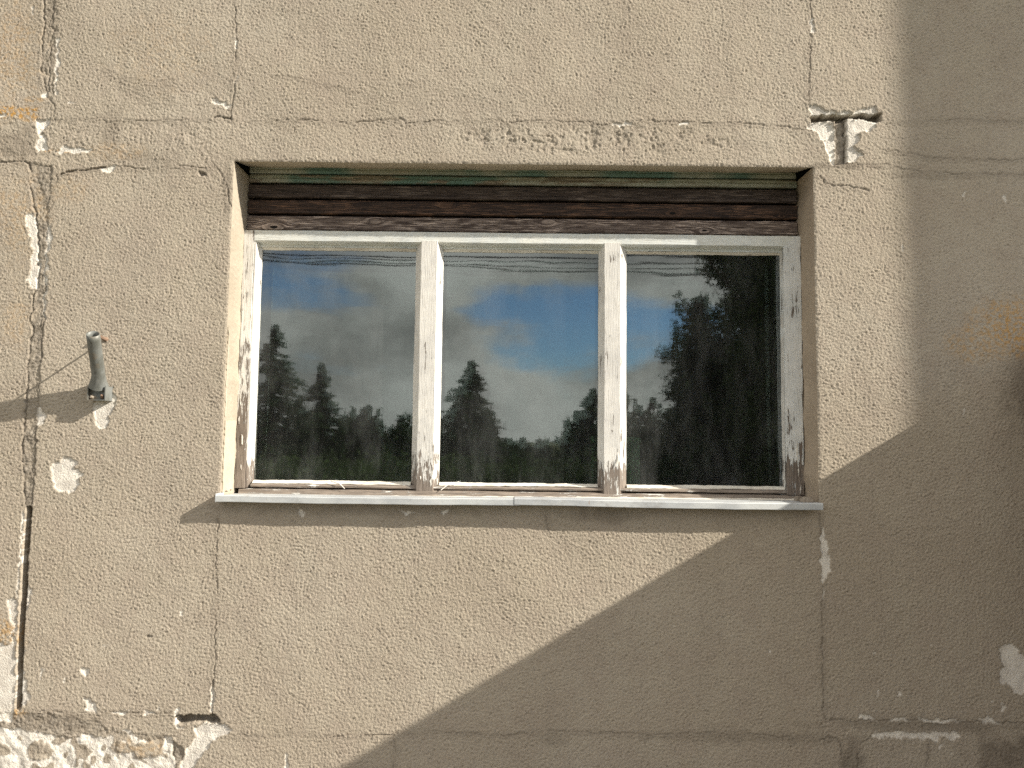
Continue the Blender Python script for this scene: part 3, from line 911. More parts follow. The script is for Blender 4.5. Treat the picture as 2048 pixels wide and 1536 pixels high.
# low annex just right of the picture and the taller bay behind it: they cast the slanting and the upright shade
e0 = P(1815, 865); e1 = P(760, 1512)
slope = (e0[1] - e1[1]) / (e0[0] - e1[0])
AX = P(2084, 700)[0]
AZ = e0[1] + slope * (AX - e0[0])
ann = root('side_annex', (AX + 0.8, -0.7, 0), 'low flat-topped annex standing against the wall at its right end', 'annex')
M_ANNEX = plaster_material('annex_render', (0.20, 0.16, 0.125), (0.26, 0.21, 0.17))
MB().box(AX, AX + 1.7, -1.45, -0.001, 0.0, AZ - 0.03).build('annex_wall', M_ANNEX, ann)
MB().box(AX - 0.012, AX + 1.72, -1.47, -0.0015, AZ - 0.028, AZ).build('annex_flashing', simple('zinc_flashing', (0.30, 0.31, 0.32), 0.5, 0.6), ann)
TB = 1.15
BX = P(1800, 500)[0] + 3.1 * TB
bay = root('stair_bay', (BX + 0.9, -TB / 2, 0), 'tall projecting stair bay of the same beige render at the right', 'building')
MB().box(BX, BX + 2.2, -TB, -0.002, 0.0, 9.5).build('bay_wall', M_SIDE, bay)
MB().box(BX - 0.0, BX + 2.25, -TB - 0.04, -0.0025, 9.502, 9.6).build('bay_coping', bpy.data.materials['zinc_flashing'], bay)

# ------------------------------------------------------------------ the window
WB = 1.395
win = root('timber_window', (0.02, DF, WB), 'white peeling timber window with three tall panes set back in the wall', 'window')


def bar(name, prof, ax, a, b, mat, parent, seg=0.03, wob=0.0006, seed=0, cuta=None, cutb=None, bulge=None):
    """prof: closed list of (u, y); u is x for an upright bar (ax='z') and z for a lying bar (ax='x'). a..b along the axis."""
    r = random.Random(seed * 77 + len(prof))
    n = max(2, int(abs(b - a) / seg))
    m = len(prof)
    v, f = [], []
    pw = [0.0] * m
    for i in range(n + 1):
        t = i / n
        s_ = a + (b - a) * t
        pw = [0.75 * w + r.gauss(0, wob * 0.6) for w in pw]
        for j, (u, y) in enumerate(prof):
            ss = s_
            if cuta and i == 0: ss = a + cuta[j]
            if cutb and i == n: ss = b + cutb[j]
            uu, yy = u + pw[j], y + pw[(j + 3) % m] * 0.7
            v.append((uu, yy, ss) if ax == 'z' else (ss, yy, uu))
    for i in range(n):
        for j in range(m):
            j2 = (j + 1) % m
            q = (i * m + j, i * m + j2, (i + 1) * m + j2, (i + 1) * m + j)
            f.append(q)
    f.append(tuple(range(m)))
    f.append(tuple(n * m + j for j in range(m))[::-1])
    o = mesh_obj(name, v, f, mat, parent)
    bm_fix(o.data)
    return o


import bmesh


def bm_fix(me):
    bm = bmesh.new()
    bm.from_mesh(me)
    bmesh.ops.recalc_face_normals(bm, faces=bm.faces)
    bm.to_mesh(me)
    bm.free()


YF = DF - 0.006            # front faces of the frame
YG = GLASS_Y               # glass plane
zb = lambda px, py, Y=YF: P(px, py, Y)[1]
xb = lambda px, py, Y=YF: P(px, py, Y)[0]

ZH_T = zb(1024, 466)       # top of head
ZH_F = zb(1024, 486)       # lower edge of the head's face
ZG_T = zb(1024, 501, YG)   # top of the glass
ZG_B = zb(1024, 968, YG)   # bottom of the glass
ZR_B = zb(1024, 981)       # bottom of the sash rail
ZS_B = zb(1024, 996)       # bottom of the frame's sill piece

# head, bottom pieces
bar('head_rail', [(ZH_T, YF), (ZH_T, YG + 0.02), (ZG_T, YG + 0.02), (ZG_T, YG - 0.014), (ZG_T + 0.012, YG - 0.014), (ZH_F - 0.004, YF + 0.006), (ZH_F, YF)], 'x',
    xb(494, 470), xb(1602, 475), M_PH, win, seed=1)
bar('bottom_rail', [(ZG_B - 0.010, YG + 0.02), (ZG_B - 0.008, YF + 0.012), (ZG_B - 0.014, YF + 0.004), (ZR_B + 0.003, YF + 0.004), (ZR_B, YF + 0.008), (ZR_B, YG + 0.02)], 'x',
    xb(500, 970), xb(1585, 975), M_PR, win, seed=2, wob=0.0009)
bar('frame_sill', [(ZR_B - 0.004, YG + 0.02), (ZR_B - 0.004, YF + 0.010), (ZR_B - 0.008, YF - 0.004), (ZS_B, YF - 0.010), (ZS_B, YG + 0.02)], 'x',
    xb(478, 985), xb(1606, 990), M_PR, win, seed=3, wob=0.0009)

# jambs (outer frame) and stiles
xl0 = -1.064
xl1 = xb(500, 700)
bar('frame_jamb', [(xl0, YF - 0.002), (xl1, YF - 0.002), (xl1, YG + 0.02), (xl0, YG + 0.02)], 'z', ZR_B - 0.003, ZH_T - 0.001, M_PVJ, win, seed=4, wob=0.0011)
xs0 = xl1 + 0.001
xs1 = xb(518, 700, YG)
bar('glazing_bead', [(xs0, YF + 0.003), (xs0 + 0.006, YF + 0.003), (xs1 - 0.008, YG - 0.012), (xs1, YG - 0.006), (xs1, YG + 0.02), (xs0, YG + 0.02)], 'z', ZR_B - 0.002, ZH_F - 0.001, M_PV, win, seed=5, wob=0.0006)
xr0, xr1 = xb(1570, 700), 1.1015
bar('frame_jamb', [(xr0, YF), (xr1, YF - 0.002), (xr1, YG + 0.02), (xr0, YG + 0.02)], 'z', ZR_B - 0.003, ZH_T - 0.001, M_PVR, win, seed=6, wob=0.0009)
xg = xb(1563, 700, YG)
bar('glazing_bead', [(xg, YG - 0.006), (xg + 0.004, YG - 0.012), (xr0 - 0.001, YF + 0.01), (xr0 - 0.001, YG + 0.02), (xg, YG + 0.02)], 'z', ZR_B - 0.002, ZH_F - 0.001, M_PV, win, seed=7, wob=0.0006)


def mullion(fl, fr, gl_, gr_, seed):
    """pixel columns (at half height) of the face's edges and of the glass edges beside it"""
    a, b = xb(fl, 735, YF - 0.004), xb(fr, 735, YF - 0.004)
    c, d = xb(gl_, 735, YG), xb(gr_, 735, YG)
    bar('mullion', [(a, YF - 0.004), (b, YF - 0.004), (b + 0.001, YF + 0.002), (d - 0.004, YG - 0.012), (d, YG - 0.006), (d, YG + 0.02), (c, YG + 0.02), (c, YG - 0.006), (c + 0.004, YG - 0.012), (a - 0.001, YF + 0.002)],
        'z', ZS_B + 0.006, ZH_F + 0.004, M_PV, win, seed=seed, wob=0.0007)
    return c, d


m1 = mullion(838, 870, 828, 883, 11)
m2 = mullion(1209, 1240, 1196, 1252, 12)

# putty lines, glass
bays = [(xs1, m1[0]), (m1[1], m2[0]), (m2[1], xg)]
for k, (a, b) in enumerate(bays):
    bar('putty_strip', [(ZG_B - 0.007, YF + 0.016), (ZG_B + 0.001, YG - 0.012), (ZG_B + 0.004, YG - 0.0015), (ZG_B - 0.010, YG - 0.0015)], 'x', a + 0.001, b - 0.001, M_PUTTY, win, seg=0.012, seed=20 + k, wob=0.0010)
    bar('putty_strip', [(ZG_T - 0.010, YG - 0.0015), (ZG_T - 0.006, YG - 0.006), (ZG_T - 0.0005, YG - 0.012), (ZG_T - 0.0005, YG - 0.0015)], 'x', a + 0.001, b - 0.001, M_PUTTY, win, seg=0.015, seed=30 + k, wob=0.0007)
    me = MB().box(a - 0.004, b + 0.004, YG, YG + 0.004, ZG_B - 0.006, ZG_T + 0.004).build('window_pane', M_GLASS, win)
    me.data.materials.append(M_EDGE)
    for p in me.data.polygons:
        p.material_index = 0 if p.normal.y < -0.5 else 1
    # inner casement behind
    yi = YG + 0.062
    a2, b2 = a + 0.012 * (1 if k != 0 else 0.4), b - 0.012 * (1 if k != 2 else 0.4)
    tilt = (0.0020, -0.0030, 0.0012)[k]
    v = [(a - 0.002, yi, ZG_B - 0.02), (b + 0.002, yi + tilt, ZG_B - 0.02), (b + 0.002, yi + tilt + 0.004, ZG_T + 0.02), (a - 0.002, yi + 0.004, ZG_T + 0.02)]
    mesh_obj('inner_pane', v, [(0, 1, 2, 3)], M_GLASS2, win)
M_INNER = simple('inner_frame_paint', (0.22, 0.225, 0.20), 0.7)
for (a, b) in ((xl0, xs1 + 0.004), (m1[0] - 0.004, m1[1] + 0.004), (m2[0] - 0.004, m2[1] + 0.004), (xg - 0.004, 1.103)):
    MB().box(a, b, YG + 0.064, YG + 0.105, ZG_B - 0.05, ZG_T + 0.03).build('inner_frame', M_INNER, win)

# loose curls of paint on the bottom rail
M_PAINT = simple('paint_flake', (0.78, 0.75, 0.68), 0.6)
for (p0, p1, p2, s_) in (((660, 962), (680, 968), (690, 977), 1), ((918, 964), (895, 970), (882, 980), 2), ((1232, 845), (1236, 915), (1234, 932), 3)):
    a, b, c2 = [(*P(*q, YF - 0.003),) for q in (p0, p1, p2)]
    mb = MB()
    pts = [Vector((a[0], YF + 0.010, a[1])), Vector((b[0], YF - 0.004, b[1])), Vector((c2[0], YF - 0.010, c2[1]))]
    mb.tube(pts, [0.0025, 0.0022, 0.0014], 6)
    mb.build('paint_curl', M_PAINT, win)
# paint scabs left on the posts' feet and jambs: thin raised flakes
rf = random.Random(5)
def scab(px, py, w, h, Y, parent=win):
    n = rf.randint(6, 9)
    pts = []
    for k in range(n):
        a = 2 * PI * k / n
        q = rf.uniform(0.35, 1.05) * 0.75
        pts.append((px + math.cos(a) * w * q, py + math.sin(a) * h * q))
    flake('paint_scab', pts, Y, rf.uniform(0.0010, 0.0022), M_PAINT, parent, seed=int(px + py))
for (px, py, w, h) in ((862, 962, 2.5, 14), (841, 955, 2, 10)):
    scab(px, py, w, h, YF - 0.0035)
for (px, py, w, h) in ((481, 800, 2.2, 22), (484, 880, 2, 16), (482, 935, 2, 12), (478, 840, 2, 14), (1597, 940, 2.5, 18), (1594, 905, 2, 26), (1601, 980, 2.5, 12)):
    scab(px, py, w, h, YF - 0.002)
# filler line between frame and metal sill
mbk = [(x, P(x, 990 + (x - 478) * 0.0075, YF - 0.01)) for x in range(470, 1600, 14)]
v, f = [], []
rfl = random.Random(8)
for i, (x, (wx, wz)) in enumerate(mbk):
    t = rfl.uniform(0.002, 0.006)
    v += [(wx, YF - 0.011, wz + t * 0.6), (wx, YF - 0.018 - t, wz - 0.004), (wx, YF + 0.004, wz - 0.006), (wx, YF + 0.004, wz + t * 0.5)]
for i in range(len(mbk) - 1):
    for j in range(4):
        f.append((i * 4 + j, i * 4 + (j + 1) % 4, (i + 1) * 4 + (j + 1) % 4, (i + 1) * 4 + j))
o = mesh_obj('filler_line', v, f, M_PUTTY, win)
bm_fix(o.data)

# ------------------------------------------------------------------ planks above the window
clad = root('plank_cladding', (0.02, 0.15, ZH_T), 'five weathered planks, pale green above dark brown, closing the opening over the window', 'planks')
YP = 0.158
rows = [((334, 348), (341, 356)), ((349, 368), (357, 374)), ((370, 399), (376, 405)), ((401, 431), (407, 437)), ((433, 463), (439, 470))]
GREEN = ((0.46, 0.485, 0.43), (0.18, 0.30, 0.275))
loc_ = lambda px, py: (P(px, py, YP)[0] - 0.02, P(px, py, YP)[1] - ZH_T)
def kn(lst): return [(*loc_(x, y), r, h) for x, y, r, h in lst]
pm = [plank_material('plank_green_pale', (0.28, 0.26, 0.21), (0.44, 0.41, 0.34), (0.56, 0.53, 0.45), GREEN, 0.74, 1.0),
      plank_material('plank_green_worn', (0.13, 0.11, 0.09), (0.30, 0.26, 0.21), (0.50, 0.45, 0.38), GREEN, 0.64, 2.0),
      plank_material('plank_dark_brown', (0.034, 0.026, 0.023), (0.080, 0.058, 0.049), (0.20, 0.16, 0.14), None, 0, 3.0),
      plank_material('plank_dark_orange', (0.024, 0.016, 0.014), (0.056, 0.039, 0.032), (0.20, 0.115, 0.075), None, 0, 4.0, kn([(893, 410, 0.013, 0), (1345, 427, 0.014, 1), (1562, 433, 0.008, 1)])),
      plank_material('plank_weathered', (0.055, 0.038, 0.032), (0.14, 0.105, 0.09), (0.60, 0.49, 0.42), None, 0, 5.0, kn([(549, 455, 0.017, 1), (752, 443, 0.012, 0), (1095, 445, 0.012, 0), (1408, 462, 0.012, 1)]))]
for k, ((l0, l1), (r0, r1)) in enumerate(rows):
    y0 = YP + 0.003 - 0.0020 * k
    zt = 0.5 * (P(497, l0, y0)[1] + P(1595, r0, y0)[1])
    zbm = 0.5 * (P(497, l1, y0)[1] + P(1595, r1, y0)[1])
    xa, xc_ = OX0 + 0.003 + 0.0015 * (k % 2), OX1 - 0.003 - 0.002 * ((k + 1) % 2)
    zt, zbm = zt - 0.0012, zbm + (0.0010 if k == 0 else 0.0030)
    bar('plank', [(zbm, y0 + 0.003), (zbm + 0.003, y0 - 0.003), (zbm + 0.012, y0 - 0.0035), (zbm + 0.016, y0 + 0.001), (zt - 0.006, y0 - 0.001), (zt, y0 + 0.004), (zt, y0 + 0.022), (zbm, y0 + 0.022)], 'x', xa, xc_, pm[k], clad, seg=0.05, seed=40 + k, wob=0.0005)
MB().box(OX0 + 0.001, OX1 - 0.001, YP + 0.04, YP + 0.05, ZH_T - 0.01, OZ1 + 0.04).build('gap_shade_sheet', M_HOLLOW, clad)  # dark sheet behind the planks, its colour stands in for gap shade

# ------------------------------------------------------------------ metal sill
M_ZINC, nt = new_mat('galvanised_sill')
co = objco(nt)
n1 = noise(nt, co, 11.0, 5, 0.6, stretch=(0.5, 1, 1))
n2 = noise(nt, co, 140.0, 3, 0.6)
c = mixc(nt, ramp(nt, n1, 0.35, 0.7), (0.60, 0.62, 0.62), (0.44, 0.46, 0.475))
c = mixc(nt, ramp(nt, n2, 0.55, 0.8, 0, 0.4), c, (0.30, 0.31, 0.31))
gr = noise(nt, co, 5.0, 6, 0.75, stretch=(1, 1, 2), loc=(3, 1, 9))
c = mixc(nt, ramp(nt, gr, 0.52, 0.70, 0, 0.6), c, (0.24, 0.22, 0.19))
ru = noise(nt, co, 31.0, 4, 0.7, stretch=(1, 1, 0.4), loc=(1, 1, 9))
c = mixc(nt, ramp(nt, ru, 0.66, 0.74, 0, 0.6), c, (0.30, 0.19, 0.11))
finish(nt, c, 0.55, n1, 0.004, 0.5, metallic=0.25, spec=0.4)
sill = root('metal_window_sill', (0.0, 0.0, OZ0), 'grey sheet-metal window sill in two lapped lengths under the white frame', 'window sill')


def sill_sheet(xa, xb_, dz, ya, mat, seed, mat_parent=sill):
    r = random.Random(seed)
    yf = -0.046 + ya
    ztop_b, ztop_f = ZS_B + 0.004, zb(1024, 1000, yf) + 0.002
    zlip = zb(1024, 1012, yf)
    prof = [(0.15, ztop_b), (0.05, ztop_b * 0.55 + ztop_f * 0.45), (yf + 0.004, ztop_f + 0.0015), (yf, ztop_f - 0.002), (yf - 0.0005, zlip + 0.002), (yf + 0.001, zlip), (yf + 0.004, zlip + 0.001), (yf + 0.004, ztop_f - 0.005), (0.05, ztop_b * 0.55 + ztop_f * 0.45 - 0.004), (0.15, ztop_b - 0.004)]
    n = max(4, int((xb_ - xa) / 0.05))
    v, f = [], []
    w = 0.0
    m = len(prof)
    for i in range(n + 1):
        x = xa + (xb_ - xa) * i / n
        w = 0.8 * w + r.gauss(0, 0.0005)
        sag = -0.0035 * math.sin(PI * max(0, min(1, (x - 0.1) / 1.4))) if x > 0.1 else 0
        for j, (y, z) in enumerate(prof):
            k = 1 if 2 <= j <= 7 else 0.2
            v.append((x, y + w * k * 0.6, z + dz + w * k + sag * k))
    for i in range(n):
        for j in range(m):
            f.append((i * m + j, i * m + (j + 1) % m, (i + 1) * m + (j + 1) % m, (i + 1) * m + j))
    f.append(tuple(range(m))); f.append(tuple(n * m + j for j in range(m))[::-1])
    o = mesh_obj('sill_sheet', v, f, mat, sill)
    bm_fix(o.data)


XS = xb(1029, 1003, -0.046)
sill_sheet(-1.0635, XS + 0.02, 0.0, 0.0, M_ZINC, 1)
sill_sheet(XS, 1.0985, 0.0022, -0.0018, M_ZINC, 2)
# turned-up metal end at the left
MB().box(-1.0655, -1.0637, -0.046, 0.03, zb(1024, 1012, -0.046), ZS_B + 0.016).build('sill_end', M_ZINC, sill)

# rubble in the lower right corner of the reveal
deb = root('crumbled_mortar', (1.085, 0.05, ZS_B), 'small heap of crumbled mortar in the lower right corner on the sill', 'rubble')
M_RUB = plaster_material('rubble', (0.20, 0.165, 0.13), (0.42, 0.37, 0.30), 3.0)
rb = random.Random(12)
for k in range(12):
    cx, cy = 1.080 + rb.uniform(-0.030, 0.014), rb.uniform(-0.02, 0.09)
    r_ = rb.uniform(0.008, 0.017)
    bm = bmesh.new()
    bmesh.ops.create_icosphere(bm, subdivisions=2, radius=r_)
    for v_ in bm.verts:
        v_.co *= rb.uniform(0.75, 1.2)
    bm.transform(Matrix.Translation((cx - 1.085, cy - 0.05, r_ * 0.5 + 0.002)))
    me = bpy.data.meshes.new('mortar_lump')
    bm.to_mesh(me); bm.free()
    me.materials.append(M_RUB)
    o = bpy.data.objects.new('mortar_lump', me)
    COL.objects.link(o); o.parent = deb

# ------------------------------------------------------------------ pipe bracket
M_PIPE, nt = new_mat('galvanised_pipe')
co = objco(nt)
n1 = noise(nt, co, 30.0, 5, 0.65, stretch=(1, 1, 0.5))
n2 = noise(nt, co, 12.0, 4, 0.6, loc=(3, 3, 3))
c = mixc(nt, ramp(nt, n1, 0.3, 0.7), (0.12, 0.125, 0.11), (0.22, 0.23, 0.22))
c = mixc(nt, ramp(nt, n2, 0.55, 0.72, 0, 0.65), c, (0.28, 0.20, 0.12))
finish(nt, c, 0.5, n1, 0.002, 0.6, metallic=0.15, spec=0.5)
M_RUST = simple('rusty_iron', (0.20, 0.135, 0.095), 0.85, scale=60, bump=0.002)
bx, bz = P(197, 792)
pipe = root('pipe_bracket', (bx, 0, bz), 'grey steel pipe stub rising from a square foot on the wall', 'pipe bracket')
tx, tz = P(186, 668, -0.15)
top = Vector((tx, -0.15, tz))
k1 = Vector((P(197, 750, -0.055)[0], -0.055, P(197, 750, -0.055)[1]))
k0 = Vector((P(197, 771, -0.026)[0], -0.026, P(197, 771, -0.026)[1]))
path, rad = [], []
dirv = (top - k1).normalized()
for i in range(5):
    t = i / 4
    p = k0.lerp(k1, t)
    path.append(p); rad.append(0.033 - 0.0108 * t ** 0.7)
for i in range(1, 9):
    path.append(k1.lerp(top, i / 8)); rad.append(0.0222)
n = 28
mb = MB()
# outer skin, rim, inner skin
mb.tube(path, rad, n, cap=False)
mb.tube(path[2:], [r_ - 0.0028 for r_ in rad[2:]], n, cap=False)
o_n = len(path) * n
i_n = o_n + len(path[2:]) * n
mb.f += [(o_n - n + k, o_n - n + (k + 1) % n, i_n - n + (k + 1) % n, i_n - n + k) for k in range(n)]
o = mb.build('pipe', M_PIPE, pipe, smooth=True)
bm_fix(o.data)
fx0, fz0 = P(175, 774, -0.045); fx1, fz1 = P(210, 801, -0.045)
mb = MB().box(fx0, fx1, -0.045, 0.004, fz1, fz1 + 0.003).box(fx0, fx0 + 0.003, -0.045, 0.004, fz1 + 0.003, fz0).box(fx1 - 0.003, fx1, -0.045, 0.004, fz1 + 0.003, fz0 + 0.004)
mb.box(fx0 + 0.003, fx1 - 0.003, -0.030, 0.004, fz1 + 0.003, fz0 - 0.003)
mb.build('square_foot', M_PIPE, pipe)
MB().tube([(fx0 + 0.012, -0.042, fz1 + 0.012), (fx0 + 0.010, -0.034, fz1 + 0.014), (fx0 + 0.014, -0.012, fz1 + 0.012)], [0.004, 0.008, 0.006], 7).build('mortar_crumb', M_RUB, pipe)
MB().tube([(fx1 - 0.014, -0.043, fz1 + 0.020), (fx1 - 0.016, -0.034, fz1 + 0.012), (fx1 - 0.018, -0.010, fz1 + 0.012)], [0.004, 0.007, 0.006], 7).build('mortar_crumb', M_RUST, pipe)
# eye and brace rod between the wall and the pipe's top
ax_, az_ = P(212, 679)
MB().tube([(ax_, 0.004, az_), (ax_ - 0.004, -0.012, az_ + 0.003), (ax_ - 0.016, -0.020, az_ + 0.012)], [0.009, 0.007, 0.005], 8).build('wall_eye', M_RUST, pipe)
MB().tube([(ax_, -0.004, az_ - 0.002), tuple(top.lerp(k1, 0.06) + Vector((0.012, 0.018, 0)))], 0.0032, 8).build('brace_rod', M_RUST, pipe)

# ------------------------------------------------------------------ green box behind the second post
M_GBOX = simple('green_card', (0.40, 0.62, 0.40), 0.8, scale=30)
gx0, gz1 = P(1182, 873, 0.36); gx1, gz0 = P(1279, 975, 0.36)
gb = root('green_box', (0.5 * (gx0 + gx1), 0.38, gz0 - 0.01), 'pale green box standing inside the room behind the second post', 'box')
MB().box(gx0, gx1, 0.345, 0.42, gz0 - 0.06, gz1 - 0.03).build('box_body', M_GBOX, gb)
MB().box(gx0 - 0.003, gx1 + 0.003, 0.342, 0.423, gz1 - 0.028, gz1).build('box_lid', M_GBOX, gb)
ish = root('inner_sill_board', (0, 0.36, gz0 - 0.08), 'dark wooden sill board inside, below the panes and under the green box', 'sill board')
MB().box(OX0, OX1, 0.285, 0.50, gz0 - 0.085, gz0 - 0.0605).build('board', M_DARK, ish)

# ------------------------------------------------------------------ ground and what the panes reflect
M_GRASS, nt = new_mat('meadow')
co = objco(nt)
n1 = noise(nt, co, 0.5, 5, 0.7)
n2 = noise(nt, co, 14.0, 4, 0.7, loc=(2, 2, 2))
c = mixc(nt, ramp(nt, n1, 0.35, 0.65), (0.050, 0.062, 0.022), (0.095, 0.088, 0.045))
c = mixc(nt, ramp(nt, n2, 0.4, 0.8, 0, 0.6), c, (0.13, 0.115, 0.065))
finish(nt, c, 0.95, n2, 0.05, 0.8, spec=0.1)
gv, gf = [], []
xs = np.concatenate([np.linspace(-400, -30, 12), np.linspace(-25, 25, 26), np.linspace(30, 400, 12)])
ys = np.concatenate([np.linspace(-900, -60, 12), np.linspace(-55, 5, 31), np.linspace(20, 300, 8)])
for y in ys:
    for x in xs:
        gv.append((x, y, 0.0 if y > -4 else RNG.normal(0, 0.04)))
W_ = len(xs)
for j in range(len(ys) - 1):
    for i in range(W_ - 1):
        gf.append((j * W_ + i, j * W_ + i + 1, (j + 1) * W_ + i + 1, (j + 1) * W_ + i))
g = mesh_obj('ground', gv, gf, M_GRASS, None, smooth=True)
tag(g, kind='structure')
# gravel drip strip along the wall
M_GRAVEL = simple('gravel_path', (0.26, 0.235, 0.20), 0.95, scale=60, var=0.4, bump=0.01)
tag(MB().box(-6, 5.5, -2.2, 0.0, 0.002, 0.03).build('path', M_GRAVEL), kind='structure')

M_BARK = simple('bark', (0.10, 0.075, 0.055), 0.95, scale=15, bump=0.02)
def leaf_mat(name, a, b):
    m, nt = new_mat(name)
    co = objco(nt)
    n1 = noise(nt, co, 1.7, 4, 0.6)
    c = mixc(nt, ramp(nt, n1, 0.3, 0.7), a, b)
    d = N(nt, 'ShaderNodeBsdfDiffuse', {'Color': c})
    t = N(nt, 'ShaderNodeBsdfTranslucent', {'Color': c})
    s = N(nt, 'ShaderNodeMixShader', {0: 0.25, 1: d, 2: t})
    N(nt, 'ShaderNodeOutputMaterial', {'Surface': s})
    return m
M_NEEDLE = leaf_mat('spruce_needles', (0.030, 0.050, 0.022), (0.060, 0.085, 0.036))
M_LEAF = leaf_mat('birch_leaves', (0.045, 0.070, 0.025), (0.085, 0.115, 0.042))


def cards(cent, nrm_jit, size, r, elong=1.6):
    """leaf sprays: one bent quad (two triangles) per centre"""
    n = len(cent)
    d1 = r.standard_normal((n, 3)); d1 += nrm_jit
    d1 /= np.linalg.norm(d1, axis=1)[:, None]
    d2 = np.cross(d1, r.standard_normal((n, 3))); d2 /= np.linalg.norm(d2, axis=1)[:, None]
    s = size * r.uniform(0.5, 1.4, (n, 1))
    V = np.stack([cent - d1 * s * elong, cent + d2 * s * 0.55, cent + d1 * s * elong, cent - d2 * s * 0.4], 1)
    return V.reshape(-1, 3), np.arange(4 * n).reshape(n, 4)


def spruce(px, py_top, dist, width, seed, label, dens=8000):
    bx_, by_, zt = mirror_at(px, py_top, dist)
    r = np.random.default_rng(seed)
    rt_ = root('spruce_tree', (bx_, by_, 0), label, 'tree', 'trees across the yard, mirrored in the panes')
    MB().tube([(bx_, by_, -0.1), (bx_, by_, zt * 0.5), (bx_, by_, zt * 0.97)], [0.16, 0.09, 0.015], 8).build('trunk', M_BARK, rt_)
    nb = int(zt * 30)
    cs, nj = [], []
    for k in range(nb):
        t = (k + r.uniform()) / nb
        z = zt * (0.06 + 0.93 * t)
        L = 1.35 * width * (1 - t) ** 0.9 * r.uniform(0.6, 1.12) + 0.03
        a = r.uniform(0, 2 * PI)
        m = max(14, int(dens / nb * (0.5 + 1.6 * (1 - t))))
        u = r.uniform(0.05, 1, m)
        off = r.normal(0, 0.035 + 0.07 * L * u[:, None], (m, 3)) * np.array([1, 1, 0.45])
        drop = -0.28 * L * u ** 1.6 + 0.10 * L * u ** 4
        p = np.stack([bx_ + math.cos(a) * L * u, by_ + math.sin(a) * L * u, z + drop], 1) + off
        cs.append(p)
        nj.append(np.repeat([[math.cos(a) * 1.6, math.sin(a) * 1.6, -0.5]], m, 0))
    V, Fq = cards(np.concatenate(cs), np.concatenate(nj), 0.07 + 0.003 * zt, r)
    o = fast_mesh('crown', V - np.array([bx_, by_, 0]), Fq, M_NEEDLE, rt_, {})
    return rt_


def birch(px, py_top, dist, blobs, seed, label, leaf=0.07, n=9000):
    """blobs: (px, py, radius_px) of leaf masses in the mirror image"""
    r = np.random.default_rng(seed)
    bx_, by_, zt = mirror_at(px, py_top, dist)
    rt_ = root('birch_tree', (bx_, by_, 0), label, 'tree', 'trees across the yard, mirrored in the panes')
    tops = []
    cs = []
    tot = sum(b[2] ** 2 for b in blobs)
    k_px = (dist + 2.9) / F
    for (qx, qy, qr) in blobs:
        c = np.array(mirror_at(qx, qy, dist + r.uniform(-0.8, 0.8)))
        R_ = qr * k_px
        m = int(n * qr ** 2 / tot)
        nc = max(8, m // 45)
        d = r.standard_normal((nc, 3)); d /= np.linalg.norm(d, axis=1)[:, None]
        cc = c + d * R_ * (r.uniform(0.1, 1, (nc, 1)) ** 0.5) * np.array([1, 1, 0.95])
        for q in cc:
            cs.append(q + r.normal(0, R_ * 0.11, (m // nc, 3)) * np.array([1, 1, 1.25]))
        tops.append((c, cc))
    MB().tube([(bx_, by_, -0.1), (bx_ + 0.05, by_, zt * 0.5), (bx_, by_, zt * 0.95)], [0.17, 0.10, 0.02], 8).build('trunk', M_BARK, rt_)
    mb = MB()
    for c, cc in tops:
        z0 = max(0.6, c[2] * 0.5)
        mb.tube([(bx_, by_, z0), tuple((np.array([bx_, by_, z0]) + c) / 2 + [0, 0, 0.2]), tuple(c)], [0.06, 0.04, 0.02], 5)
        for q in cc[::3]:
            mb.tube([tuple(c), tuple(q)], [0.018, 0.006], 4, cap=False)
    mb.build('limbs', M_BARK, rt_)
    V, Fq = cards(np.concatenate(cs), np.array([0, 0, -0.8]), leaf, r, 1.2)
    fast_mesh('crown', V - np.array([bx_, by_, 0]), Fq, M_LEAF, rt_, {})
    return rt_


spruce(943, 716, 30, 1.75, 1, 'pointed spruce standing alone, mirrored in the middle pane')
spruce(915, 800, 33, 1.3, 21, 'lower spruce just left of the lone pointed one in the middle pane')
spruce(985, 842, 31, 1.2, 22, 'small spruce just right of the lone pointed one in the middle pane')
spruce(645, 728, 31, 1.6, 2, 'slender spruce mirrored in the middle of the left pane')
spruce(600, 800, 34, 1.6, 3, 'broad low spruce left of the slender one in the left pane')
spruce(735, 812, 30, 1.7, 4, 'short bushy spruce mirrored at the right part of the left pane')
spruce(800, 852, 33, 1.5, 5, 'lowest spruce beside the first post in the left pane')
spruce(552, 650, 28, 2.3, 6, 'tall broad spruce mirrored at the left edge of the left pane')
spruce(690, 870, 36, 1.8, 7, 'low dark spruce between the slender and the bushy ones')
spruce(860, 850, 36, 1.6, 8, 'dark spruce mirrored behind the first post')
spruce(1185, 780, 26, 1.7, 9, 'spruce mirrored at the right edge of the middle pane')
spruce(1140, 862, 30, 0.9, 10, 'small spruce left of the one at the edge of the middle pane')
spruce(1240, 760, 27, 1.0, 30, 'spruce mirrored behind the second post')
birch(1300, 790, 22, [(1290, 840, 34), (1300, 880, 50), (1275, 925, 55), (1330, 920, 60), (1320, 960, 60), (1310, 810, 18)], 11, 'low loose birch mirrored at the left part of the right pane', 0.075, 7000)
birch(1450, 575, 19, [(1380, 640, 38), (1358, 700, 42), (1420, 690, 70), (1385, 760, 60), (1470, 640, 60), (1460, 760, 80), (1355, 590, 9), (1365, 612, 14), (1400, 600, 18), (1440, 850, 90), (1380, 880, 70), (1500, 930, 90), (1410, 960, 80)], 12,
      'spiky crowned birch mirrored in the middle of the right pane', 0.042, 44000)
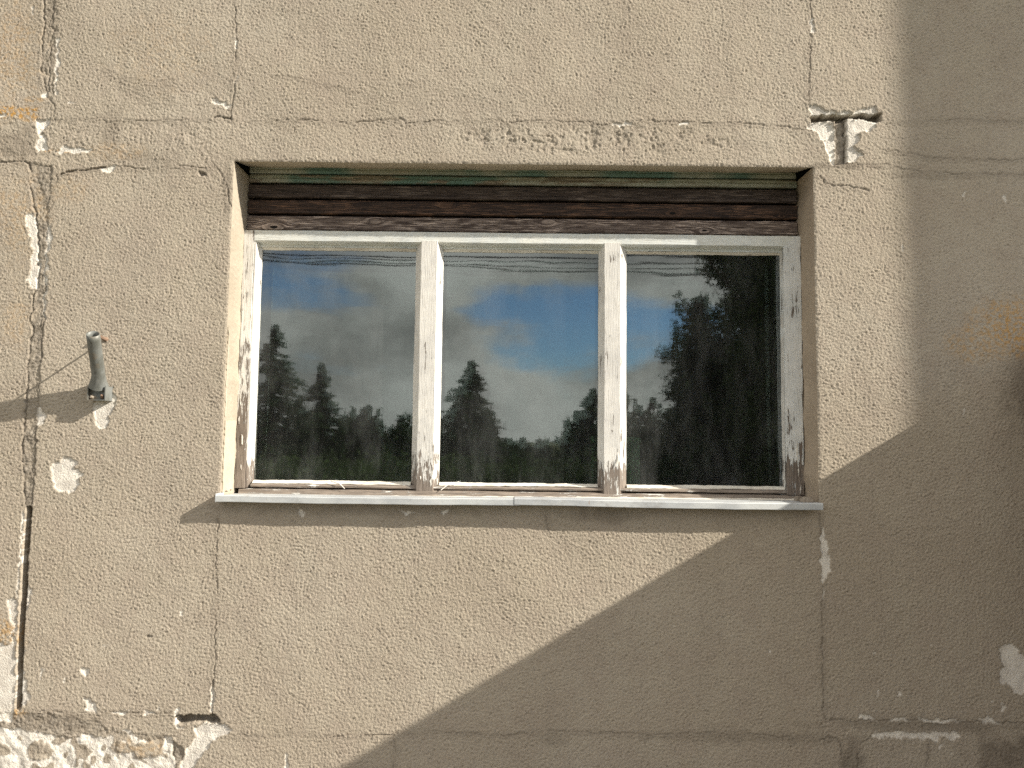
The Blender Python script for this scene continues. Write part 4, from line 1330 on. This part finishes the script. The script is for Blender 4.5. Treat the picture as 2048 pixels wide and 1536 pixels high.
birch(1560, 380, 16, [(1440, 520, 55), (1500, 540, 80), (1560, 560, 90), (1540, 640, 80), (1600, 700, 100), (1530, 740, 90), (1590, 850, 100), (1520, 860, 90), (1500, 450, 80), (1590, 440, 110), (1600, 960, 100), (1500, 610, 45), (1405, 500, 26)], 13,
      'large dark birch filling the right edge of the right pane', 0.05, 60000)
spruce(1400, 590, 18, 1.7, 41, 'tall spruce mirrored behind the spiky crowned birch in the right pane', 7000)
spruce(1580, 250, 19, 2.9, 42, 'tallest spruce mirrored at the right edge of the right pane behind the large birch', 9000)
spruce(1500, 640, 23, 1.8, 43, 'spruce mirrored between the two birches of the right pane', 7000)
# far forest edge
fr_ = np.random.default_rng(5)
cs = []
for k in range(230):
    x = fr_.uniform(-46, 46)
    y = fr_.uniform(-50, -40)
    zt = fr_.uniform(2.0, 3.4) * (0.55 if -0.5 < x < 3.6 else 1.0)
    m = 130
    t = fr_.uniform(0, 1, m)
    w = (1 - t) ** 0.8 * 1.15
    a = fr_.uniform(0, 2 * PI, m)
    cs.append(np.stack([x + np.cos(a) * w * fr_.uniform(0.2, 1, m), y + np.sin(a) * w, zt * t], 1))
V, Fq = cards(np.concatenate(cs), np.array([0, 0, -0.5]), 0.22, fr_)
o = fast_mesh('forest_edge', V, Fq, M_NEEDLE, None, {})
tag(o, 'low dark line of young forest beyond the yard, mirrored along the bottom of the panes', 'forest', kind='stuff')
# undergrowth in front of the trees
cs = []
for k in range(260):
    x = fr_.uniform(-14, 14)
    y = fr_.uniform(-26, -17)
    zt = fr_.uniform(0.35, 0.95)
    m = 110
    cs.append(np.stack([x + fr_.normal(0, 0.45, m), y + fr_.normal(0, 0.45, m), np.abs(fr_.normal(0, zt * 0.5, m))], 1))
V, Fq = cards(np.concatenate(cs), np.array([0, 0, 0.8]), 0.11, fr_)
o = fast_mesh('undergrowth', V, Fq, M_LEAF, None, {})
tag(o, 'knee-high tangled undergrowth in front of the trees across the yard', 'undergrowth', kind='stuff')

# overhead cables between two poles
M_CABLE = simple('black_cable', (0.02, 0.02, 0.02), 0.6)
D_C = 17.0
cab = [(516, 0.020, 'thick lowest cable'), (526, 0.014, 'second cable from the bottom'), (536, 0.014, 'third cable'), (543, 0.016, 'topmost cable')]
order = ('highest', 'second highest', 'second lowest', 'lowest')
for k, (py, r_, _) in enumerate(cab):
    x_, y_, z_ = mirror_at(1024, py, D_C)
    pts = []
    for i in range(41):
        x = -19 + 38 * i / 40
        pts.append((x, y_ + 0.05 * k, z_ + 0.9 * (x / 19) ** 2 - 0.006 * x * (k - 1) ))
    cb = MB().tube(pts, r_, 6).build('overhead_cable', M_CABLE, None, origin=(0, y_, z_))
    tag(cb, f'{order[k]} of the four overhead cables mirrored across the top of the panes', 'cable', 'overhead cables')
for sx, lb in ((-1, 'grey timber cable pole beyond the left end of the yard'), (1, 'grey timber cable pole beyond the right end of the yard')):
    x_ = 19.1 * sx
    pr = root('utility_pole', (x_, GLASS_Y - D_C, 0), lb, 'pole', 'cable poles')
    MB().tube([(x_, GLASS_Y - D_C, -0.2), (x_, GLASS_Y - D_C, 8.2)], [0.14, 0.10], 12).build('post', M_BARK, pr)
    MB().box(x_ - 0.05, x_ + 0.05, GLASS_Y - D_C - 0.7, GLASS_Y - D_C + 0.7, 7.0, 7.1).build('crossarm', M_BARK, pr)

for o in bpy.data.objects:
    if '_org' in o:
        del o['_org']
